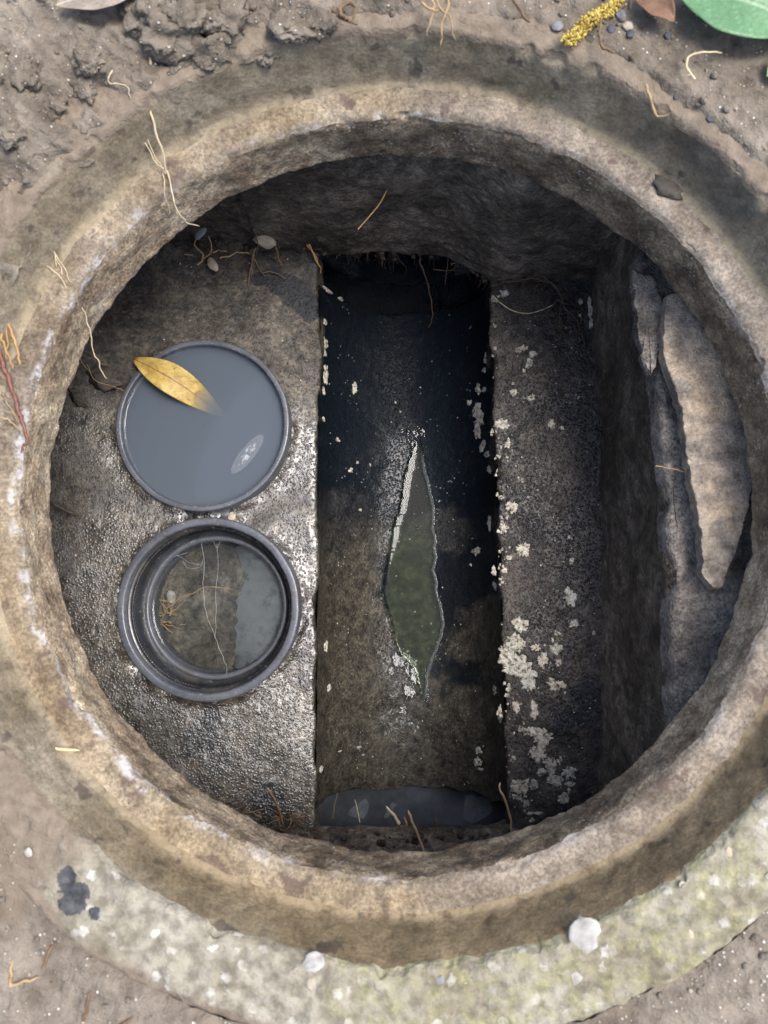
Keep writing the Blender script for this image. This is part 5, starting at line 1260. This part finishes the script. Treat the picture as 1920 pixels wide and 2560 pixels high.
# stones cast into the collar, showing at its bare sector
agg = []
for i in range(36):
    a = R(rng.uniform(236, 352)); r_ = rng.uniform(0.3445, 0.391)
    s = rng.uniform(0.0018, 0.0048) * (1.3 if rng.uniform() < 0.15 else 0.8)
    k = ['pebble_white', 'pebble_tan', 'pebble_grey', 'pebble_tan'][int(rng.integers(0, 4))]
    put('aggregate_stone', peb[k][int(rng.integers(0, 3))], (r_ * math.cos(a), r_ * math.sin(a), 0.0002), (s / 0.004, s / 0.004 * rng.uniform(0.5, 1.2), s / 0.004 * 0.16), (0, 0, rng.uniform(0, 3)), collar)
root('twig', [L([(0.1871, 0.3661), (0.1917, 0.3592), (0.1959, 0.3541), (0.2000, 0.3484), (0.2047, 0.3461), (0.2085, 0.3478)], [0.337, 0.332, 0.327, 0.325, 0.328, 0.334], 0.0013, 0.0007)], 'root_tan', 'bent tan twig hanging over the recess edge at the upper right', 'twig', 0.0006)
root('root_strand', [L([(0.2214, 0.3637), (0.2169, 0.3716), (0.2150, 0.3772), (0.2167, 0.3806), (0.2248, 0.3833), (0.2343, 0.3838), (0.2418, 0.3854)], [0.344, 0.343, 0.345, 0.346, 0.347, 0.346, 0.343], 0.0010, 0.0005)], 'straw', 'pale hooked rootlet on the soil below the green leaf', 'root', 0.0005)
root('twig', [L([(0.0862, 0.4302), (0.0929, 0.4191), (0.0979, 0.4109), (0.1013, 0.4081)], 0.346, 0.0012, 0.0008)], 'twig_brown', 'brown twig pointing to the ring at the top, left of the catkin', 'twig', 0.0005)
root('root_tuft', [L([(0.0424, 0.4325), (0.0398, 0.4197), (0.0362, 0.4069), (0.0353, 0.3987)], [0.349, 0.348, 0.342, 0.331], 0.0013, 0.0006), L([(0.0261, 0.4308), (0.0303, 0.4197), (0.0277, 0.4106), (0.0251, 0.4052)], [0.349, 0.348, 0.343, 0.337], 0.0012, 0.0006), L([(0.0330, 0.4289), (0.0337, 0.4179), (0.0423, 0.4142), (0.0465, 0.4050)], [0.349, 0.350, 0.344, 0.334], 0.0010, 0.0005), L([(0.0209, 0.4235), (0.0294, 0.4161), (0.0380, 0.4178)], 0.348, 0.0010, 0.0005)], 'root_tan', 'tan dry root tuft at the top edge above the ring', 'root', 0.0012)
root('root_tuft', [L([(-0.0335, 0.4068), (-0.0386, 0.4131), (-0.0336, 0.4203), (-0.0268, 0.4166), (-0.0284, 0.4076)], 0.352, 0.0018, 0.0010), L([(-0.0455, 0.4168), (-0.0369, 0.4095), (-0.0250, 0.4058)], 0.349, 0.0014, 0.0008)], 'twig_brown', 'curled grey-brown root loop on the soil at the top', 'root', 0.001)
root('twig', [L([(0.1534, 0.4129), (0.1526, 0.4004), (0.1539, 0.3913), (0.1592, 0.3884), (0.1634, 0.3861)], 0.343, 0.0012, 0.0008)], 'twig_brown', 'crooked dark twig on the soil below the catkin', 'twig', 0.0006)
root('twig', [L([(0.1741, 0.4298), (0.1745, 0.4229), (0.1738, 0.4167)], 0.347, 0.0016, 0.0012)], 'root_dark', 'short black twig between the catkin and the brown leaf', 'twig', 0.0003)
for k, (p, lab) in enumerate(zip([(-0.2095, -0.2910), (-0.1857, -0.3023), (-0.2539, -0.2753), (-0.2390, -0.2592), (-0.2629, -0.2696)], ['short brown chaff bit on the soil at the bottom left', 'small brown wood chip at the bottom, beside the collar', 'tan wood chip on the lower left soil', 'darker brown wood chip on the lower left soil', 'slim tan chip at the lower left edge'])):
    q = (1.4, 0.6, 0.2, 1.2, 1.5)[k]
    zz = ground_z(*p) + 0.0006
    pts = [(p[0] + math.cos(q) * 0.010 * s, p[1] + math.sin(q) * 0.010 * s, zz + 0.001 * (1 - s * s)) for s in (-1, 0, 1)]
    tag(strands('wood_chip', [(pts, 0.0015, 0.0009)], 'twig_brown' if k in (0, 1, 3) else 'root_tan', None, 6, 0.0010), lab, 'wood chip')

# clods of soil, upper left
g_soil = [rock_mesh('soil_clod', 'soil', 80 + i, 4, 0.38, 1.3, 0.75, 0.0, (0.015,) * 3, 0.22) for i in range(5)]
big = [(-0.1730, 0.4074), (-0.1541, 0.4127), (-0.1819, 0.4184), (-0.1433, 0.3907), (-0.1007, 0.4103), (-0.0785, 0.4174), (-0.1267, 0.4179), (-0.2750, 0.3702), (-0.2555, 0.3538), (-0.2256, 0.3842), (-0.0545, 0.4190), (-0.2785, 0.3289), (-0.2338, 0.3698)]
bs = (0.024, 0.016, 0.016, 0.010, 0.014, 0.016, 0.014, 0.014, 0.012, 0.012, 0.012, 0.013, 0.010)
labs = ['largest crumbly soil clod at the upper left, beside a hole', 'soil clod to the right of the largest clod', 'soil clod just above the largest clod', 'small clod on the recess rim below the largest clod', 'soil clod at the top near the ring, left of centre', 'soil clod at the top edge, between root loop and large clod', 'soil clod at the top, half way to the root loop', 'soil clod near the left edge, upper part', 'soil clod left of the hanging roots', 'low soil clod left of the largest clod', 'soil clod at the top beside the root loop', 'soil clod at the left edge above the thin roots', 'small clod at the recess rim above the pale root tuft']
for p, s, lb_ in zip(big, bs, labs):
    o = put('soil_clod', g_soil[int(rng.integers(0, 5))], (p[0], p[1], ground_z(*p) - s * 0.05), (s / 0.015, s / 0.015 * rng.uniform(0.75, 1.1), s / 0.015 * 0.7), (rng.uniform(-0.2, 0.2), rng.uniform(-0.2, 0.2), rng.uniform(0, 6)))
    tag(o, lb_, 'soil clod')
# loose crumbs and grit (beyond counting)
def scatter(name, n, mat, area, smin, smax, label, cat):
    Vi, Fi = ico(1)
    Vs, Fs, off = [], [], 0
    for i in range(n):
        x, y, z = area()
        s = smin + (smax - smin) * rng.uniform() ** 2.5
        Vv = Vi * s * (1 + 0.35 * rng.uniform(-1, 1, (len(Vi), 1))) * np.array([1, rng.uniform(0.7, 1.2), 0.7]) + (x, y, z + s * 0.2)
        Vs.append(Vv); Fs.append(Fi + off); off += len(Vi)
    o = bpy.data.objects.new(name, mesh_np(name, np.vstack(Vs), np.vstack(Fs), mat)); link(o)
    return tag(o, label, cat, None, 'stuff')
gi = np.where((GX > -0.32) & (GX < 0.34) & (GY > -0.36) & (GY < 0.47) & (np.hypot(GX - RC[0], GY - RC[1]) > 0.338))
def on_ground():
    k = rng.integers(0, len(gi[0]))
    i, j = gi[0][k], gi[1][k]
    return GX[i, j], GY[i, j], GZ[i, j]
scatter('soil_crumbs', 700, 'soil', on_ground, 0.0008, 0.0034, 'loose brown soil crumbs scattered over the ground', 'soil crumbs')
scatter('pale_grit', 420, 'pebble_tan', on_ground, 0.0004, 0.0016, 'pale sand grains and grit scattered over the soil', 'grit')
def on_bench():
    while True:
        x, y = rng.uniform(-0.40, -0.09), rng.uniform(-0.30, 0.40)
        if np.hypot(x - P1[0], y - P1[1]) > P1R + 0.002 and np.hypot(x - P2[0], y - P2[1]) > P2R + 0.002:
            return x, y, float(bench_l_z(np.array(x), y))
scatter('bench_grit', 160, 'pebble_tan', on_bench, 0.0005, 0.0014, 'scattered grit grains on the left benching', 'grit')
def on_sill():
    x = rng.uniform(-0.2, 0.24)
    return x, rng.uniform(-0.29, -0.275), rng.uniform(0.008, 0.03)
scatter('sill_crumbs', 220, 'muck_dark', on_sill, 0.001, 0.0045, 'dark crumbs of mud along the near sill', 'mud crumbs')
def on_foot():
    x = rng.uniform(-0.36, 0.22)
    return x, 0.392 - 0.043 * float(sstep(0.05, 0.135, x)) - abs(rng.normal(0, 0.006)), (0.008 + 0.09 * max(0, -0.087 - x)) if not (-0.085 < x < 0.112) else 0.0
scatter('wall_foot_crumbs', 260, 'muck_dark', on_foot, 0.001, 0.0050, 'dark muck crumbs along the foot of the far wall', 'mud crumbs')

def on_channel():
    y = rng.uniform(-0.25, 0.30); x = rng.uniform(float(xl(y)) + 0.008, float(xr(y)) - 0.008)
    return x, y, float(chan_z(np.array(x), np.array(y))) - 0.0028
scatter('channel_flecks', 260, 'lime_crust', on_channel, 0.0003, 0.0011, 'tiny white lime flecks peppering the channel', 'lime flecks')
def on_right():
    y = rng.uniform(-0.27, 0.31); x = rng.uniform(float(xr(y)) + 0.002, float(rbx(y)) - 0.004)
    return x, y, rb_z(x, y)
scatter('bench_flecks', 480, 'lime_crust', on_right, 0.0003, 0.0012, 'tiny white lime flecks peppering the narrow benching', 'lime flecks')

# things of one kind belong together
for base, grp in {'soil_clod': 'soil clods at the upper left', 'pebble': 'loose pebbles around the manhole', 'wood_chip': 'wood chips on the lower left soil', 'shoot': 'shoots over the outlet water', 'reflection_patch': 'painted reflections on the outlet water', 'drain_pipe': 'upright pipes in the left benching', 'chamber_wall': 'walls of the chamber', 'benching': 'benching on both sides of the channel', 'ledge_stone': 'stones on the ledge', 'root_tuft': 'root tufts', 'root_strand': 'single roots', 'twig': 'twigs', 'leaf': 'fallen leaves', 'mud_lump': 'lumps of mud'}.items():
    for o in C.objects:
        if o.parent is None and o.name.split('.')[0] == base and 'label' in o:
            o['group'] = grp
